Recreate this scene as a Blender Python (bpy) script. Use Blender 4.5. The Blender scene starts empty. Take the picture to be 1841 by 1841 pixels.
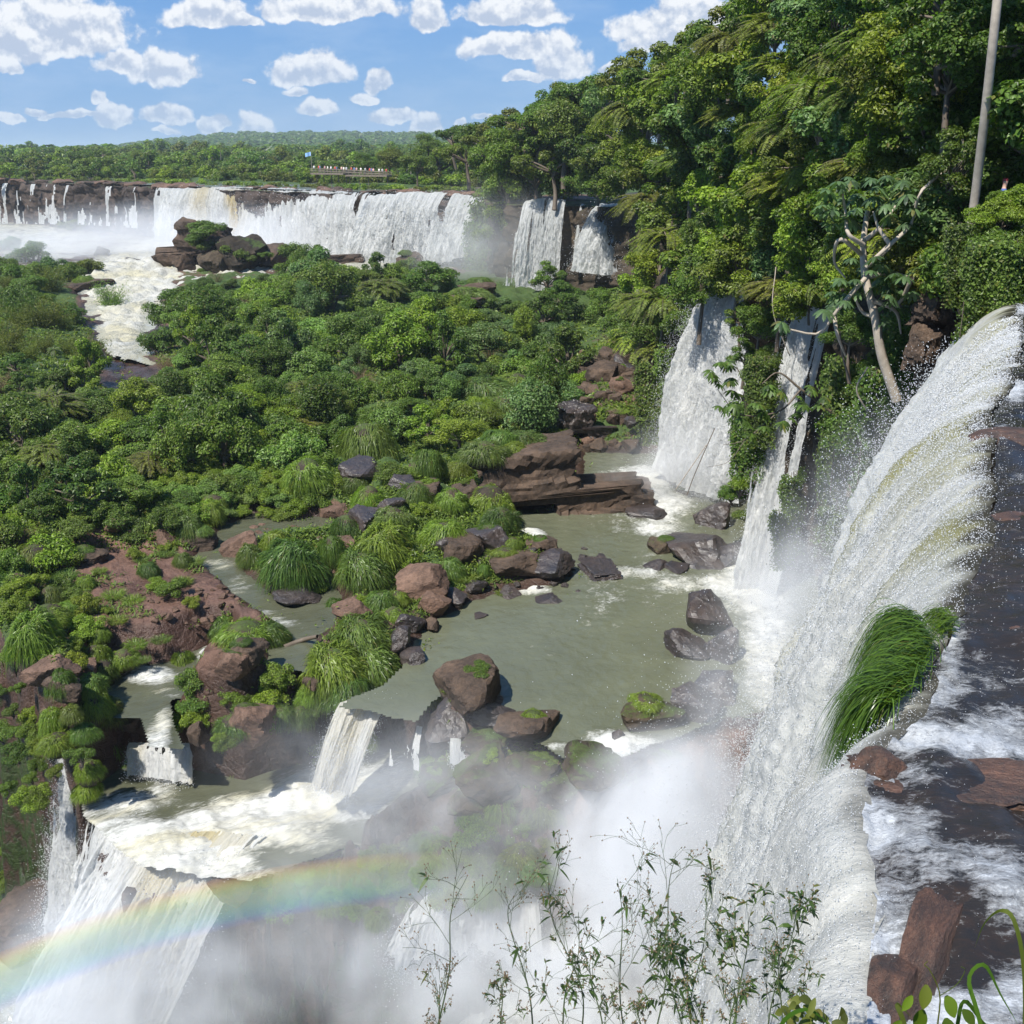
import bpy, math, random
import numpy as np
random.seed(7); rng = np.random.default_rng(7)
PI = math.pi
S = bpy.context.scene
COL = S.collection
# ---------------------------------------------------------------- camera
PITCH = math.radians(19.14)
cam = bpy.data.objects.new("camera", bpy.data.cameras.new("camera"))
COL.objects.link(cam); S.camera = cam
cam.location = (0, 0, 0); cam.rotation_euler = (PI/2 - PITCH, 0, 0)
cam.data.sensor_width = 36; cam.data.lens = 36.06; cam.data.clip_start = 0.05; cam.data.clip_end = 20000
# ---------------------------------------------------------------- light
SUN_EL = math.radians(55); SUN_AZ = math.radians(222)      # azimuth from +Y, clockwise: behind, a little to the right
sd = bpy.data.lights.new("sun", 'SUN'); sd.energy = 5.0; sd.angle = math.radians(0.5); sd.color = (1, .96, .88)
so = bpy.data.objects.new("sun", sd); COL.objects.link(so)
sv = (math.sin(SUN_AZ)*math.cos(SUN_EL), math.cos(SUN_AZ)*math.cos(SUN_EL), math.sin(SUN_EL))
from mathutils import Vector
so.rotation_euler = Vector(sv).to_track_quat('Z', 'Y').to_euler()
S.view_settings.view_transform = 'Standard'; S.view_settings.look = 'None'
S.view_settings.exposure = 0.68; S.view_settings.gamma = 1
S.cycles.max_bounces = 6; S.cycles.diffuse_bounces = 2; S.cycles.glossy_bounces = 2
S.cycles.transmission_bounces = 3; S.cycles.volume_bounces = 2; S.cycles.transparent_max_bounces = 8
S.cycles.caustics_reflective = False; S.cycles.caustics_refractive = False
S.cycles.volume_max_steps = 64; S.cycles.volume_step_rate = 1.0
S.cycles.sample_clamp_indirect = 4
# ---------------------------------------------------------------- node helper
class NT:
    def __init__(s, tree): s.t = tree; tree.nodes.clear()
    def n(s, typ, **k):
        nd = s.t.nodes.new(typ)
        ins = k.pop('ins', {})
        for a, b in k.items(): setattr(nd, a, b)
        for a, b in ins.items(): s.set(nd, a, b)
        return nd
    def set(s, nd, a, b):
        sk = nd.inputs[a]
        if isinstance(b, bpy.types.NodeSocket): s.t.links.new(b, sk)
        elif isinstance(b, bpy.types.Node): s.t.links.new(b.outputs[0], sk)
        else: sk.default_value = b
    def m(s, op, a, b=0.0, c=0.0, clamp=False):
        nd = s.n('ShaderNodeMath', operation=op, use_clamp=clamp)
        s.set(nd, 0, a); s.set(nd, 1, b)
        if len(nd.inputs) > 2: s.set(nd, 2, c)
        return nd.outputs[0]
    def vm(s, op, a, b=(0, 0, 0), out=0):
        nd = s.n('ShaderNodeVectorMath', operation=op); s.set(nd, 0, a)
        if len(nd.inputs) > 1: s.set(nd, 1, b)
        return nd.outputs[out]
    def mix(s, f, a, b, blend='MIX'):
        nd = s.n('ShaderNodeMix', data_type='RGBA', blend_type=blend)
        s.set(nd, 0, f); s.set(nd, 6, a); s.set(nd, 7, b); return nd.outputs[2]
    def mr(s, v, a, b, c=0.0, d=1.0, smooth=False):
        nd = s.n('ShaderNodeMapRange', interpolation_type='SMOOTHSTEP' if smooth else 'LINEAR', clamp=True)
        s.set(nd, 0, v); s.set(nd, 1, a); s.set(nd, 2, b); s.set(nd, 3, c); s.set(nd, 4, d); return nd.outputs[0]
    def noise(s, vec, scale, detail=4, rough=.55, dist=0.0):
        nd = s.n('ShaderNodeTexNoise', ins={'Scale': scale, 'Detail': detail, 'Roughness': rough, 'Distortion': dist})
        if vec is not None: s.set(nd, 'Vector', vec)
        return nd.outputs[0]
    def attr(s, name): return s.n('ShaderNodeAttribute', attribute_name=name).outputs['Fac']
    def ramp(s, f, pts):
        nd = s.n('ShaderNodeValToRGB'); e = nd.color_ramp.elements
        while len(e) < len(pts): e.new(.5)
        for k, (p, c) in enumerate(pts): e[k].position = p; e[k].color = (*c, 1)
        s.set(nd, 0, f); return nd.outputs[0]
def newmat(name):
    m = bpy.data.materials.new(name); m.use_nodes = True
    return m, NT(m.node_tree)
# ---------------------------------------------------------------- world: Nishita sky with procedural cumulus
W = bpy.data.worlds.new("World"); S.world = W; W.use_nodes = True
t = NT(W.node_tree)
sky = t.n('ShaderNodeTexSky', sky_type='NISHITA', sun_disc=False, sun_elevation=SUN_EL, sun_rotation=SUN_AZ, altitude=200, air_density=1.0, dust_density=0.6, ozone_density=2.0)
d = t.n('ShaderNodeTexCoord').outputs['Generated']
sx = t.n('ShaderNodeSeparateXYZ', ins={0: d})
az = t.m('DIVIDE', sx.outputs[0], t.m('MAXIMUM', sx.outputs[1], .05))      # tangent of azimuth
el = t.m('DIVIDE', sx.outputs[2], t.m('MAXIMUM', sx.outputs[1], .05))      # tangent of elevation
pv = t.n('ShaderNodeCombineXYZ', ins={0: az, 1: el, 2: 0.0}).outputs[0]
# clouds: (azimuth, base elevation, half width, height)
def skyd(px, py):
    u = (px-920.5)/1844; v = (py-920.5)/1844; c = math.cos(PITCH); s_ = math.sin(PITCH)
    y = c - v*s_; return u/y, (-s_ - v*c)/y
CL = [(100,40,140,75),(20,75,90,50),(225,112,55,28),(10,112,28,20),(300,120,66,42),(375,20,75,38),(440,35,30,14),(590,8,125,35),(770,20,36,42),(920,15,95,32),
      (560,118,78,44),(930,78,95,34),(1010,95,55,60),(940,135,35,12),(1065,145,24,12),(1100,122,26,12),(535,162,25,13),(680,140,27,30),(655,172,30,16),(570,190,36,20),
      (705,205,42,16),(770,220,34,24),(462,225,32,34),(380,220,30,20),(300,205,52,22),(205,205,40,28),(130,205,70,10),(20,210,25,14),(176,172,14,18),(62,196,24,10),
      (1170,45,70,45),(1160,80,50,25),(1260,25,90,50),(1230,65,110,30),(1300,92,70,20),(870,212,20,8),(832,218,12,8),(1320,150,50,20),(300,232,26,8),(450,148,12,5),
      (-60,60,90,60),(-160,150,120,50),(-300,80,140,70)]
CL += [(-700,60,260,110),(-900,190,160,50),(2300,120,260,110),(2900,60,300,140),(300,-260,330,120),(1100,-320,300,110),(-400,-500,400,140),(1800,-700,500,150)]
wob = t.n('ShaderNodeTexNoise', ins={'Vector': pv, 'Scale': 26.0, 'Detail': 3.0, 'Roughness': .6}).outputs['Color']
pw = t.vm('ADD', pv, t.vm('SCALE', t.vm('SUBTRACT', wob, (.5, .5, .5))))
pw.node.inputs[1].links[0].from_node.inputs['Scale'].default_value = .022
acc = None; hgt = None
for (px, py, rx, ry) in CL:
    a0, e0 = skyd(px, py + ry*.35); w = rx/1844*1.02; h = ry/1844*.98
    q = t.vm('DIVIDE', t.vm('SUBTRACT', pw, (a0, e0, 0)), (w, h, 1))
    yy = t.n('ShaderNodeSeparateXYZ', ins={0: q}).outputs[1]
    low = t.m('MINIMUM', yy, 0.0)                                  # squash below the base: flat bottoms
    dist = t.vm('LENGTH', t.vm('ADD', q, t.n('ShaderNodeCombineXYZ', ins={0: 0.0, 1: t.m('MULTIPLY', low, 1.2), 2: 0.0}).outputs[0]), out=1)
    f = t.m('SUBTRACT', 1.0, dist)
    hy = t.m('MULTIPLY', yy, t.mr(f, 0.0, .25))
    acc = f if acc is None else t.m('SMOOTH_MAX', acc, f, .05)
    hgt = hy if hgt is None else t.m('MAXIMUM', hgt, hy)
n1 = t.noise(pv, 40, 6, .58, .0); n2 = t.noise(t.vm('ADD', pv, (0.002, 0.007, 0)), 40, 6, .58, .0)
cov = t.m('ADD', t.m('ADD', t.m('MULTIPLY', acc, 2.2), .12), t.m('MULTIPLY', t.m('SUBTRACT', n1, .5), 2.6))
mask = t.mr(cov, .0, .55, 0, 1, True)
wisp = t.m('MULTIPLY', t.mr(t.noise(t.vm('MULTIPLY', pv, (1, 3.2, 1)), 7, 5, .6), .45, .8), .42)
lit = t.m('ADD', t.m('MULTIPLY', t.m('SUBTRACT', n1, n2), 4.5), t.m('ADD', .62, t.m('MULTIPLY', hgt, .5)))
lit = t.m('SUBTRACT', lit, t.mr(cov, .6, 2.0, 0, .35))
ccol = t.mix(t.mr(lit, .2, 1.0), (3.5, 4.1, 5.2, 1), (6.3, 6.5, 6.8, 1))
up = t.mr(el, -.02, .02)
skyc = t.mix(.82, sky.outputs[0], (.62, 2.05, 4.9, 1))
hz = t.mr(el, 0.0, .16, .55, 0)
skyc = t.mix(hz, skyc, (2.5, 3.9, 5.6, 1))
skyc = t.mix(t.m('MULTIPLY', wisp, up), skyc, (4.0, 4.9, 6.2, 1))
fin = t.mix(t.m('MULTIPLY', mask, t.m('MULTIPLY', up, t.mr(el, 0.0, .1, .55, 1))), skyc, ccol)
bg = t.n('ShaderNodeBackground', ins={'Color': fin, 'Strength': .092})
t.n('ShaderNodeOutputWorld', ins={0: bg})
W.cycles.sampling_method = 'MANUAL'; W.cycles.sample_map_resolution = 512
# ---------------------------------------------------------------- maths
C_, S_ = math.cos(PITCH), math.sin(PITCH)
def ray(px, py):
    u = (px-920.5)/1844; v = (py-920.5)/1844
    return np.array([u, C_ - v*S_, -S_ - v*C_])
def atz(px, py, z): r = ray(px, py); return r*(z/r[2])
def aty(px, py, y): r = ray(px, py); return r*(y/r[1])
def project(P):
    P = np.asarray(P, float); x, y, z = P[..., 0], P[..., 1], P[..., 2]
    dep = np.maximum(y*C_ - z*S_, .01); up_ = y*S_ + z*C_
    return 920.5 + 1844*x/dep, 920.5 - 1844*up_/dep, dep
def hsh(ix, iy, iz, seed):
    h = (ix.astype(np.uint32)*np.uint32(374761393) + iy.astype(np.uint32)*np.uint32(668265263) + iz.astype(np.uint32)*np.uint32(2147483647) + np.uint32(seed*1274126177 & 0xffffffff))
    h = (h ^ (h >> np.uint32(13)))*np.uint32(1274126177); h = h ^ (h >> np.uint32(16)); h = h*np.uint32(2246822519); h ^= h >> np.uint32(15)
    return h.astype(np.float64)/4294967295.0*2-1
def vn(x, y, z=0.0, seed=0):
    x, y, z = np.broadcast_arrays(np.asarray(x, float), np.asarray(y, float), np.asarray(z, float))
    fx, fy, fz = np.floor(x), np.floor(y), np.floor(z); ix, iy, iz = fx.astype(np.int64), fy.astype(np.int64), fz.astype(np.int64)
    tx, ty, tz = x-fx, y-fy, z-fz
    tx, ty, tz = [q*q*q*(q*(q*6-15)+10) for q in (tx, ty, tz)]
    r = 0
    for dx in (0, 1):
        for dy in (0, 1):
            for dz in (0, 1):
                w = (tx if dx else 1-tx)*(ty if dy else 1-ty)*(tz if dz else 1-tz)
                r = r + w*hsh(ix+dx, iy+dy, iz+dz, seed)
    return r
def fbm(x, y, z=0.0, o=4, seed=0, g=.5):
    a, r, t_ = 1, 0, 0
    for k in range(o):
        f = 2.03**k; r = r + a*vn(np.asarray(x)*f+k*17.3, np.asarray(y)*f-k*9.1, np.asarray(z)*f+k*3.7, seed+k); t_ += a; a *= g
    return r/t_*1.5
def sst(x, a, b): q = np.clip((x-a)/(b-a), 0, 1); return q*q*(3-2*q)
def sdf(x, y, poly):
    """signed distance to a polygon, negative inside"""
    P = np.asarray(poly, float); d2 = np.full(np.shape(x), 1e18); ins = np.zeros(np.shape(x), bool)
    for k in range(len(P)):
        a, b = P[k], P[(k+1) % len(P)]; e = b-a
        wx, wy = x-a[0], y-a[1]; q = np.clip((wx*e[0]+wy*e[1])/(e@e+1e-12), 0, 1)
        d2 = np.minimum(d2, (wx-q*e[0])**2+(wy-q*e[1])**2)
        c = (a[1] > y) != (b[1] > y)
        ins ^= c & (x < (b[0]-a[0])*(y-a[1])/(b[1]-a[1]+1e-12)+a[0])
    d_ = np.sqrt(d2); return np.where(ins, -d_, d_)
def inpoly(px, py, poly): return sdf(np.asarray(px, float), np.asarray(py, float), poly) < 0
# ---------------------------------------------------------------- meshes and tags
def mesh_np(name, V, F, mats, smooth=True, attrs=None, uv=None, mi=None):
    V = np.ascontiguousarray(V, np.float32).reshape(-1, 3); F = np.ascontiguousarray(F, np.int32)
    me = bpy.data.meshes.new(name); k = F.shape[1]
    me.vertices.add(len(V)); me.vertices.foreach_set('co', V.ravel())
    me.loops.add(F.size); me.loops.foreach_set('vertex_index', F.ravel())
    me.polygons.add(len(F)); me.polygons.foreach_set('loop_start', np.arange(0, F.size, k, dtype=np.int32))
    me.polygons.foreach_set('loop_total', np.full(len(F), k, np.int32))
    me.polygons.foreach_set('use_smooth', np.full(len(F), smooth, bool))
    for m in (mats if isinstance(mats, (list, tuple)) else [mats]): me.materials.append(m)
    if mi is not None: me.polygons.foreach_set('material_index', np.ascontiguousarray(mi, np.int32))
    for a, v in (attrs or {}).items():
        at = me.attributes.new(a, 'FLOAT', 'POINT'); at.data.foreach_set('value', np.ascontiguousarray(v, np.float32).ravel())
    if uv is not None:
        ul = me.uv_layers.new(name='flow'); ul.data.foreach_set('uv', np.ascontiguousarray(uv, np.float32).reshape(-1, 2)[F.ravel()].ravel())
    me.update(calc_edges=True); return me
def link(name, me, parent=None, loc=None):
    o = bpy.data.objects.new(name, me); COL.objects.link(o)
    if parent is not None: o.parent = parent
    if loc is not None: o.location = loc
    return o
def tag(o, label=None, cat=None, group=None, kind=None):
    if label: o['label'] = label
    if cat: o['category'] = cat
    if group: o['group'] = group
    if kind: o['kind'] = kind
    return o
def root(name, loc=(0, 0, 0), rz=0.0, sc=1.0):
    o = bpy.data.objects.new(name, None); COL.objects.link(o); o.location = loc; o.rotation_euler = (0, 0, rz)
    o.scale = (sc, sc, sc) if not hasattr(sc, '__len__') else sc
    o.empty_display_size = .1; return o
def grid_faces(n, m):
    i = np.arange(n-1)[:, None]*m + np.arange(m-1)[None, :]
    return np.stack([i, i+1, i+m+1, i+m], -1).reshape(-1, 4)
def tubes(paths, sides=6):
    """paths: list of (pts (k,3), radii (k)) -> V, F(quads)"""
    VV, FF, off = [], [], 0
    for pts, rad in paths:
        pts = np.asarray(pts, float); k = len(pts); rad = np.broadcast_to(np.asarray(rad, float), (k,))
        T = np.gradient(pts, axis=0); T /= np.linalg.norm(T, axis=1, keepdims=True)+1e-9
        ref = np.array([0, 0, 1.0]) if abs(T[:, 2]).mean() < .8 else np.array([1.0, 0, 0])
        A = np.cross(T, ref); A /= np.linalg.norm(A, axis=1, keepdims=True)+1e-9; B = np.cross(T, A)
        an = np.arange(sides)/sides*2*PI
        R = pts[:, None]+rad[:, None, None]*(np.cos(an)[None, :, None]*A[:, None]+np.sin(an)[None, :, None]*B[:, None])
        VV.append(R.reshape(-1, 3))
        i = np.arange(k-1)[:, None]*sides; j = np.arange(sides)[None, :]; j2 = (j+1) % sides
        FF.append(np.stack([i+j, i+j2, i+sides+j2, i+sides+j], -1).reshape(-1, 4)+off); off += k*sides
    return np.concatenate(VV), np.concatenate(FF)
def unit(v): return v/(np.linalg.norm(v, axis=-1, keepdims=True)+1e-9)
def rdir(n): return unit(rng.normal(size=(n, 3)))
def curve_pts(P, n):
    """Catmull-Rom through points"""
    P = np.asarray(P, float); Q = np.vstack([2*P[0]-P[1], P, 2*P[-1]-P[-2]]); out = []
    tt = np.linspace(0, len(P)-1-1e-6, n)
    for q in tt:
        k = int(q); f = q-k; a, b, c, d_ = Q[k:k+4]
        out.append(.5*((2*b)+(c-a)*f+(2*a-5*b+4*c-d_)*f*f+(3*b-a-3*c+d_)*f**3))
    return np.array(out)
# ---------------------------------------------------------------- materials
def rock_material(name, c1, c2, wet=0.0, moss=.3, mosscol=(.05, .085, .018), scale=1.0, rough=.85, bump=.5):
    m, t = newmat(name); geo = t.n('ShaderNodeNewGeometry'); P = t.n('ShaderNodeTexCoord').outputs['Object']
    P = t.vm('ADD', P, t.vm('SCALE', t.n('ShaderNodeCombineXYZ', ins={0: t.n('ShaderNodeObjectInfo').outputs['Random'], 1: 0.0, 2: 0.0}).outputs[0]))
    P.node.inputs[1].links[0].from_node.inputs['Scale'].default_value = 40
    n1 = t.noise(P, .35*scale, 6, .6); n2 = t.noise(P, 2.4*scale, 6, .65); n3 = t.noise(P, 9*scale, 4, .7)
    vo = t.n('ShaderNodeTexVoronoi', feature='DISTANCE_TO_EDGE', ins={'Vector': t.vm('ADD', P, t.vm('MULTIPLY', t.n('ShaderNodeTexNoise', ins={'Vector': P, 'Scale': 1.4*scale}).outputs['Color'], (.5, .5, .5))), 'Scale': .9*scale}).outputs[0]
    col = t.mix(t.mr(n1, .35, .65), (*c1, 1), (*c2, 1))
    col = t.mix(t.mr(n2, .42, .7, 0, .7), col, tuple(x*.42 for x in c1)+(1,))
    col = t.mix(t.mr(n3, .5, .75, 0, .45), col, (c2[0]*1.5, c2[1]*1.4, c2[2]*1.35, 1))
    col = t.mix(t.mr(vo, .0, .02, .45, 0), col, (.018, .014, .012, 1))
    nz = t.n('ShaderNodeSeparateXYZ', ins={0: geo.outputs['Normal']}).outputs[2]
    mm = t.m('ADD', t.m('MULTIPLY', nz, .5), t.noise(P, 1.1*scale, 5, .65))
    ms = t.mr(mm, 1.02-moss*.42, 1.12-moss*.42)
    mcol = t.mix(n3, tuple(x*.55 for x in mosscol)+(1,), tuple(x*1.7 for x in mosscol)+(1,))
    if moss > 0: col = t.mix(t.m('MULTIPLY', ms, t.mr(n3, .35, .6, .25, .85)), col, mcol)
    b = t.n('ShaderNodeBump', ins={'Strength': bump, 'Distance': .25/scale, 'Height': t.m('ADD', n2, t.m('MULTIPLY', t.mr(vo, 0, .08), .2))})
    b2 = t.n('ShaderNodeBump', ins={'Strength': bump, 'Distance': .05/scale, 'Height': n3, 'Normal': b})
    p = t.n('ShaderNodeBsdfPrincipled', ins={'Base Color': col, 'Roughness': rough if not wet else t.mr(n3, .35, .65, .32, .6), 'Normal': b2, 'Specular IOR Level': .3+.4*wet})
    t.n('ShaderNodeOutputMaterial', ins={0: p}); return m
M = {}
M['rock'] = rock_material('basalt', (.036, .027, .021), (.110, .073, .050), moss=0, scale=2.2)
M['rock_red'] = rock_material('red_basalt', (.080, .050, .036), (.175, .106, .074), moss=0, scale=2.2)
M['rock_wet'] = rock_material('wet_basalt', (.022, .019, .020), (.060, .042, .034), wet=1, moss=0, rough=.3, scale=2.2)
M['rock_moss'] = rock_material('mossy_basalt', (.03, .024, .018), (.075, .055, .035), moss=.3, mosscol=(.045, .075, .012))
M['river_rock'] = rock_material('river_rock', (.03, .020, .015), (.12, .058, .034), wet=.6, moss=0, scale=4)
M['rock_far'] = rock_material('far_basalt', (.022, .018, .017), (.085, .062, .050), moss=.15, scale=.25)

def leaf_material(name, base, transl=.35, rough=.45, var=.9, tip=None):
    m, t = newmat(name); geo = t.n('ShaderNodeNewGeometry'); oi = t.n('ShaderNodeObjectInfo')
    r = geo.outputs['Random Per Island']
    c = t.mix(1.0, (*base, 1), oi.outputs['Color'], 'MULTIPLY')
    c2 = t.mix(1.0, c, t.mix(r, (1-var*.55,)*3+(1,), (1+var*.75, 1+var*.6, 1+var*.25, 1)), 'MULTIPLY')
    rr = t.m('FRACT', t.m('MULTIPLY', r, 37.7))
    c2 = t.mix(t.mr(rr, .93, .97, 0, .6), c2, (tip or (.16, .13, .03))+(1,))
    p = t.n('ShaderNodeBsdfPrincipled', ins={'Base Color': c2, 'Roughness': rough, 'Specular IOR Level': .35})
    tr = t.n('ShaderNodeBsdfTranslucent', ins={'Color': t.mix(1.0, c2, (1.5, 1.7, .7, 1), 'MULTIPLY')})
    mx = t.n('ShaderNodeMixShader', ins={0: transl, 1: p, 2: tr})
    t.n('ShaderNodeOutputMaterial', ins={0: mx}); return m
M['leaf'] = leaf_material('leaf', (.084, .136, .028), var=1.0)
M['grass'] = leaf_material('grass_blade', (.085, .140, .040), transl=.4, rough=.4, var=.8)
M['grass_near'] = leaf_material('near_grass_blade', (.062, .120, .018), transl=.4, rough=.28, var=.9)
M['twig'] = leaf_material('dry_twig', (.16, .115, .075), transl=0, rough=.8, var=.7)
def plain(name, c, rough=.7, var=.5, sc=6.0, metal=0.0):
    m, t = newmat(name); P = t.n('ShaderNodeTexCoord').outputs['Object']
    n = t.noise(P, sc, 5, .65)
    col = t.mix(n, tuple(x*(1-var) for x in c)+(1,), tuple(x*(1+var) for x in c)+(1,))
    b = t.n('ShaderNodeBump', ins={'Strength': .4, 'Distance': .02, 'Height': n})
    p = t.n('ShaderNodeBsdfPrincipled', ins={'Base Color': col, 'Roughness': rough, 'Metallic': metal, 'Normal': b})
    t.n('ShaderNodeOutputMaterial', ins={0: p}); return m
M['bark'] = plain('bark', (.11, .085, .062))
M['pale_bark'] = plain('pale_bark', (.34, .29, .23), sc=5)
M['grey_bark'] = plain('grey_bark', (.23, .205, .175), sc=9)
M['wood'] = plain('weathered_wood', (.16, .13, .10))
M['stem'] = plain('green_stem', (.06, .085, .03), sc=30)

def terrain_material():
    m, t = newmat('terrain'); P = t.n('ShaderNodeTexCoord').outputs['Object']; geo = t.n('ShaderNodeNewGeometry')
    n1 = t.noise(P, .22, 6, .6); n2 = t.noise(P, 1.3, 6, .65); n3 = t.noise(P, 6, 5, .7)
    rock = t.mix(t.mr(n1, .35, .65), (.055, .035, .026, 1), (.14, .08, .055, 1))
    rock = t.mix(t.mr(n2, .5, .75, 0, .75), rock, (.035, .025, .02, 1))
    rock = t.mix(t.mr(n3, .5, .8, 0, .5), rock, (.20, .125, .09, 1))
    red = t.mix(n2, (.085, .046, .034, 1), (.20, .108, .076, 1)); red = t.mix(t.mr(n3, .48, .7, 0, .5), red, (.26, .16, .12, 1))
    rock = t.mix(t.attr('red'), rock, red)
    vo = t.n('ShaderNodeTexVoronoi', feature='DISTANCE_TO_EDGE', ins={'Vector': t.vm('ADD', P, t.vm('SCALE', t.n('ShaderNodeTexNoise', ins={'Vector': P, 'Scale': .8}).outputs['Color'])), 'Scale': .7}).outputs[0]
    rock = t.mix(t.mr(vo, 0, .02, .3, 0), rock, (.025, .019, .015, 1))
    grn = t.mix(n3, (.018, .038, .008, 1), (.065, .11, .022, 1)); grn = t.mix(t.mr(n2, .5, .7, 0, .5), grn, (.10, .12, .035, 1))
    vg = t.mr(t.m('ADD', t.attr('veg'), t.m('MULTIPLY', t.m('SUBTRACT', n2, .5), 1.6)), .35, .6)
    col = t.mix(vg, rock, grn)
    wet = t.attr('wet'); col = t.mix(t.m('MULTIPLY', wet, .72), col, t.mix(1.0, col, (.22, .2, .2, 1), 'MULTIPLY'))
    b = t.n('ShaderNodeBump', ins={'Strength': .8, 'Distance': .35, 'Height': t.m('ADD', n2, t.mr(vo, 0, .06, 0, .10))})
    b2 = t.n('ShaderNodeBump', ins={'Strength': .8, 'Distance': .08, 'Height': n3, 'Normal': b})
    p = t.n('ShaderNodeBsdfPrincipled', ins={'Base Color': col, 'Roughness': t.mr(wet, 0, 1, .85, .3), 'Normal': b2, 'Specular IOR Level': .35})
    t.n('ShaderNodeOutputMaterial', ins={0: p}); return m
M['terrain'] = terrain_material()

def water_material(name, deep, foamcol=(.56, .56, .53), fscale=1.0, rough=.06, bump=.35, wave=1.6, stretch=(1, 1, 1), use_uv=False, spark=0.0, rot=0.0, yellow=.35, ycol=(.46, .41, .24)):
    """river water: dark or silty body, foam where the foam attribute says the water is broken"""
    m, t = newmat(name)
    P = t.n('ShaderNodeUVMap', uv_map='flow').outputs[0] if use_uv else t.n('ShaderNodeTexCoord').outputs['Object']
    if rot: P = t.n('ShaderNodeVectorRotate', rotation_type='Z_AXIS', ins={'Vector': P, 'Angle': rot}).outputs[0]
    Q = t.vm('MULTIPLY', P, stretch)
    n0 = t.noise(Q, .35*fscale, 5, .6, .4); n1 = t.noise(Q, 1.7*fscale, 8, .68, .6); n2 = t.noise(Q, 8*fscale, 5, .7, .3)
    foam = t.attr('foam'); tint = t.attr('tint')
    dcol = t.mix(n0, tuple(x*.72 for x in deep)+(1,), tuple(x*1.3 for x in deep)+(1,))
    dcol = t.mix(t.m('MULTIPLY', tint, t.mr(n1, .42, .68)), dcol, (.040, .024, .016, 1))
    fz = t.m('ADD', t.m('MULTIPLY', foam, .62), t.m('ADD', t.m('MULTIPLY', n1, .75), t.m('MULTIPLY', n2, .55)))
    fm = t.mr(fz, .84, 1.16)
    fcol = t.mix(t.m('MULTIPLY', t.mr(n0, .45, .62), yellow), (*foamcol, 1), (*ycol, 1))
    fcol = t.mix(t.mr(n1, .35, .6, .5, 0), fcol, tuple(x*.5 for x in foamcol)+(1,)); fcol = t.mix(t.mr(n2, .35, .6, .4, 0), fcol, tuple(x*.55 for x in foamcol)+(1,))
    col = t.mix(fm, dcol, fcol)
    h = t.m('ADD', t.m('MULTIPLY', t.noise(Q, wave, 5, .6, .5), 1.0), t.m('MULTIPLY', t.m('MULTIPLY', n2, fm), .8))
    b = t.n('ShaderNodeBump', ins={'Strength': bump, 'Distance': .12/fscale, 'Height': h})
    b2 = t.n('ShaderNodeBump', ins={'Strength': t.m('ADD', .15+spark, t.m('MULTIPLY', fm, .5)), 'Distance': .02/fscale, 'Height': t.noise(Q, 14*fscale, 4, .7), 'Normal': b})
    p = t.n('ShaderNodeBsdfPrincipled', ins={'Base Color': col, 'Roughness': t.mr(fm, 0, 1, rough, .55), 'Normal': b2, 'Specular IOR Level': .5, 'IOR': 1.33})
    t.n('ShaderNodeOutputMaterial', ins={0: p}); return m
M['pool'] = water_material('silty_water', (.100, .106, .068), fscale=.8, wave=2.2, bump=.4)
M['stream'] = water_material('stream_water', (.075, .078, .050), fscale=1.1, wave=2.0, bump=.6, yellow=.7, rot=-.5, stretch=(.38, 1.35, 1))
M['gorge_water'] = water_material('gorge_water', (.16, .17, .14), fscale=.7, wave=1.0, bump=.8)
M['near_river'] = water_material('near_river_water', (.018, .016, .015), fscale=6.5, wave=5, bump=1.0, stretch=(.45, 1, 1), rough=.05, spark=.9, yellow=.1, foamcol=(.46, .48, .51))
M['far_rapids'] = water_material('far_rapids_water', (.30, .29, .22), foamcol=(.50, .49, .44), yellow=.7, fscale=.3, wave=.3, bump=.9)

def fall_material(name, fs=1.0, st=(3.0, .28, 1), yellow=.25, ycol=(.55, .47, .22), grey=.5, white=(.93, .93, .92), bump=.9, gap=0.0, tc=((.10, .105, .035, 1), (.42, .40, .20, 1))):
    """falling water: uv = (metres across, metres down)"""
    m, t = newmat(name); P = t.n('ShaderNodeUVMap', uv_map='flow').outputs[0]; Q = t.vm('MULTIPLY', P, st)
    n0 = t.noise(Q, .12*fs, 4, .6, .2); n1 = t.noise(Q, .9*fs, 7, .68, .3); n2 = t.noise(t.vm('MULTIPLY', P, (1.6, .8, 1)), 5.5*fs, 6, .75, .3)
    th = t.attr('thin'); tint = t.attr('tint')
    c = t.mix(t.mr(n1, .34, .60, grey, 0), (*white, 1), (.50, .53, .53, 1))
    c = t.mix(t.mr(n2, .38, .58, grey*.7, 0), c, (.50, .52, .49, 1))
    c = t.mix(t.m('MULTIPLY', t.mr(n0, .46, .66), yellow), c, (*ycol, 1))
    c = t.mix(tint, c, t.mix(n1, *tc))
    c = t.mix(t.attr('dark'), c, t.mix(n1, (.02, .018, .014, 1), (.10, .085, .05, 1)))
    h = t.m('ADD', t.m('MULTIPLY', n1, 1.0), t.m('MULTIPLY', n2, .6))
    b = t.n('ShaderNodeBump', ins={'Strength': bump, 'Distance': .22/fs, 'Height': h})
    p = t.n('ShaderNodeBsdfPrincipled', ins={'Base Color': c, 'Roughness': .3, 'Normal': b, 'Specular IOR Level': .5})
    tr = t.n('ShaderNodeBsdfTranslucent', ins={'Color': c, 'Normal': b})
    mx = t.n('ShaderNodeMixShader', ins={0: .5, 1: p, 2: tr})
    t.n('ShaderNodeOutputMaterial', ins={0: mx}); return m
M['fall_far'] = fall_material('far_falling_water', fs=.34, st=(3.4, .09, 1), yellow=.0, bump=1.0, grey=.85, tc=((.45, .33, .10, 1), (.75, .62, .30, 1)))
M['fall_mid'] = fall_material('mid_falling_water', fs=.8, st=(2.6, .22, 1), yellow=.12, grey=.45)
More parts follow.
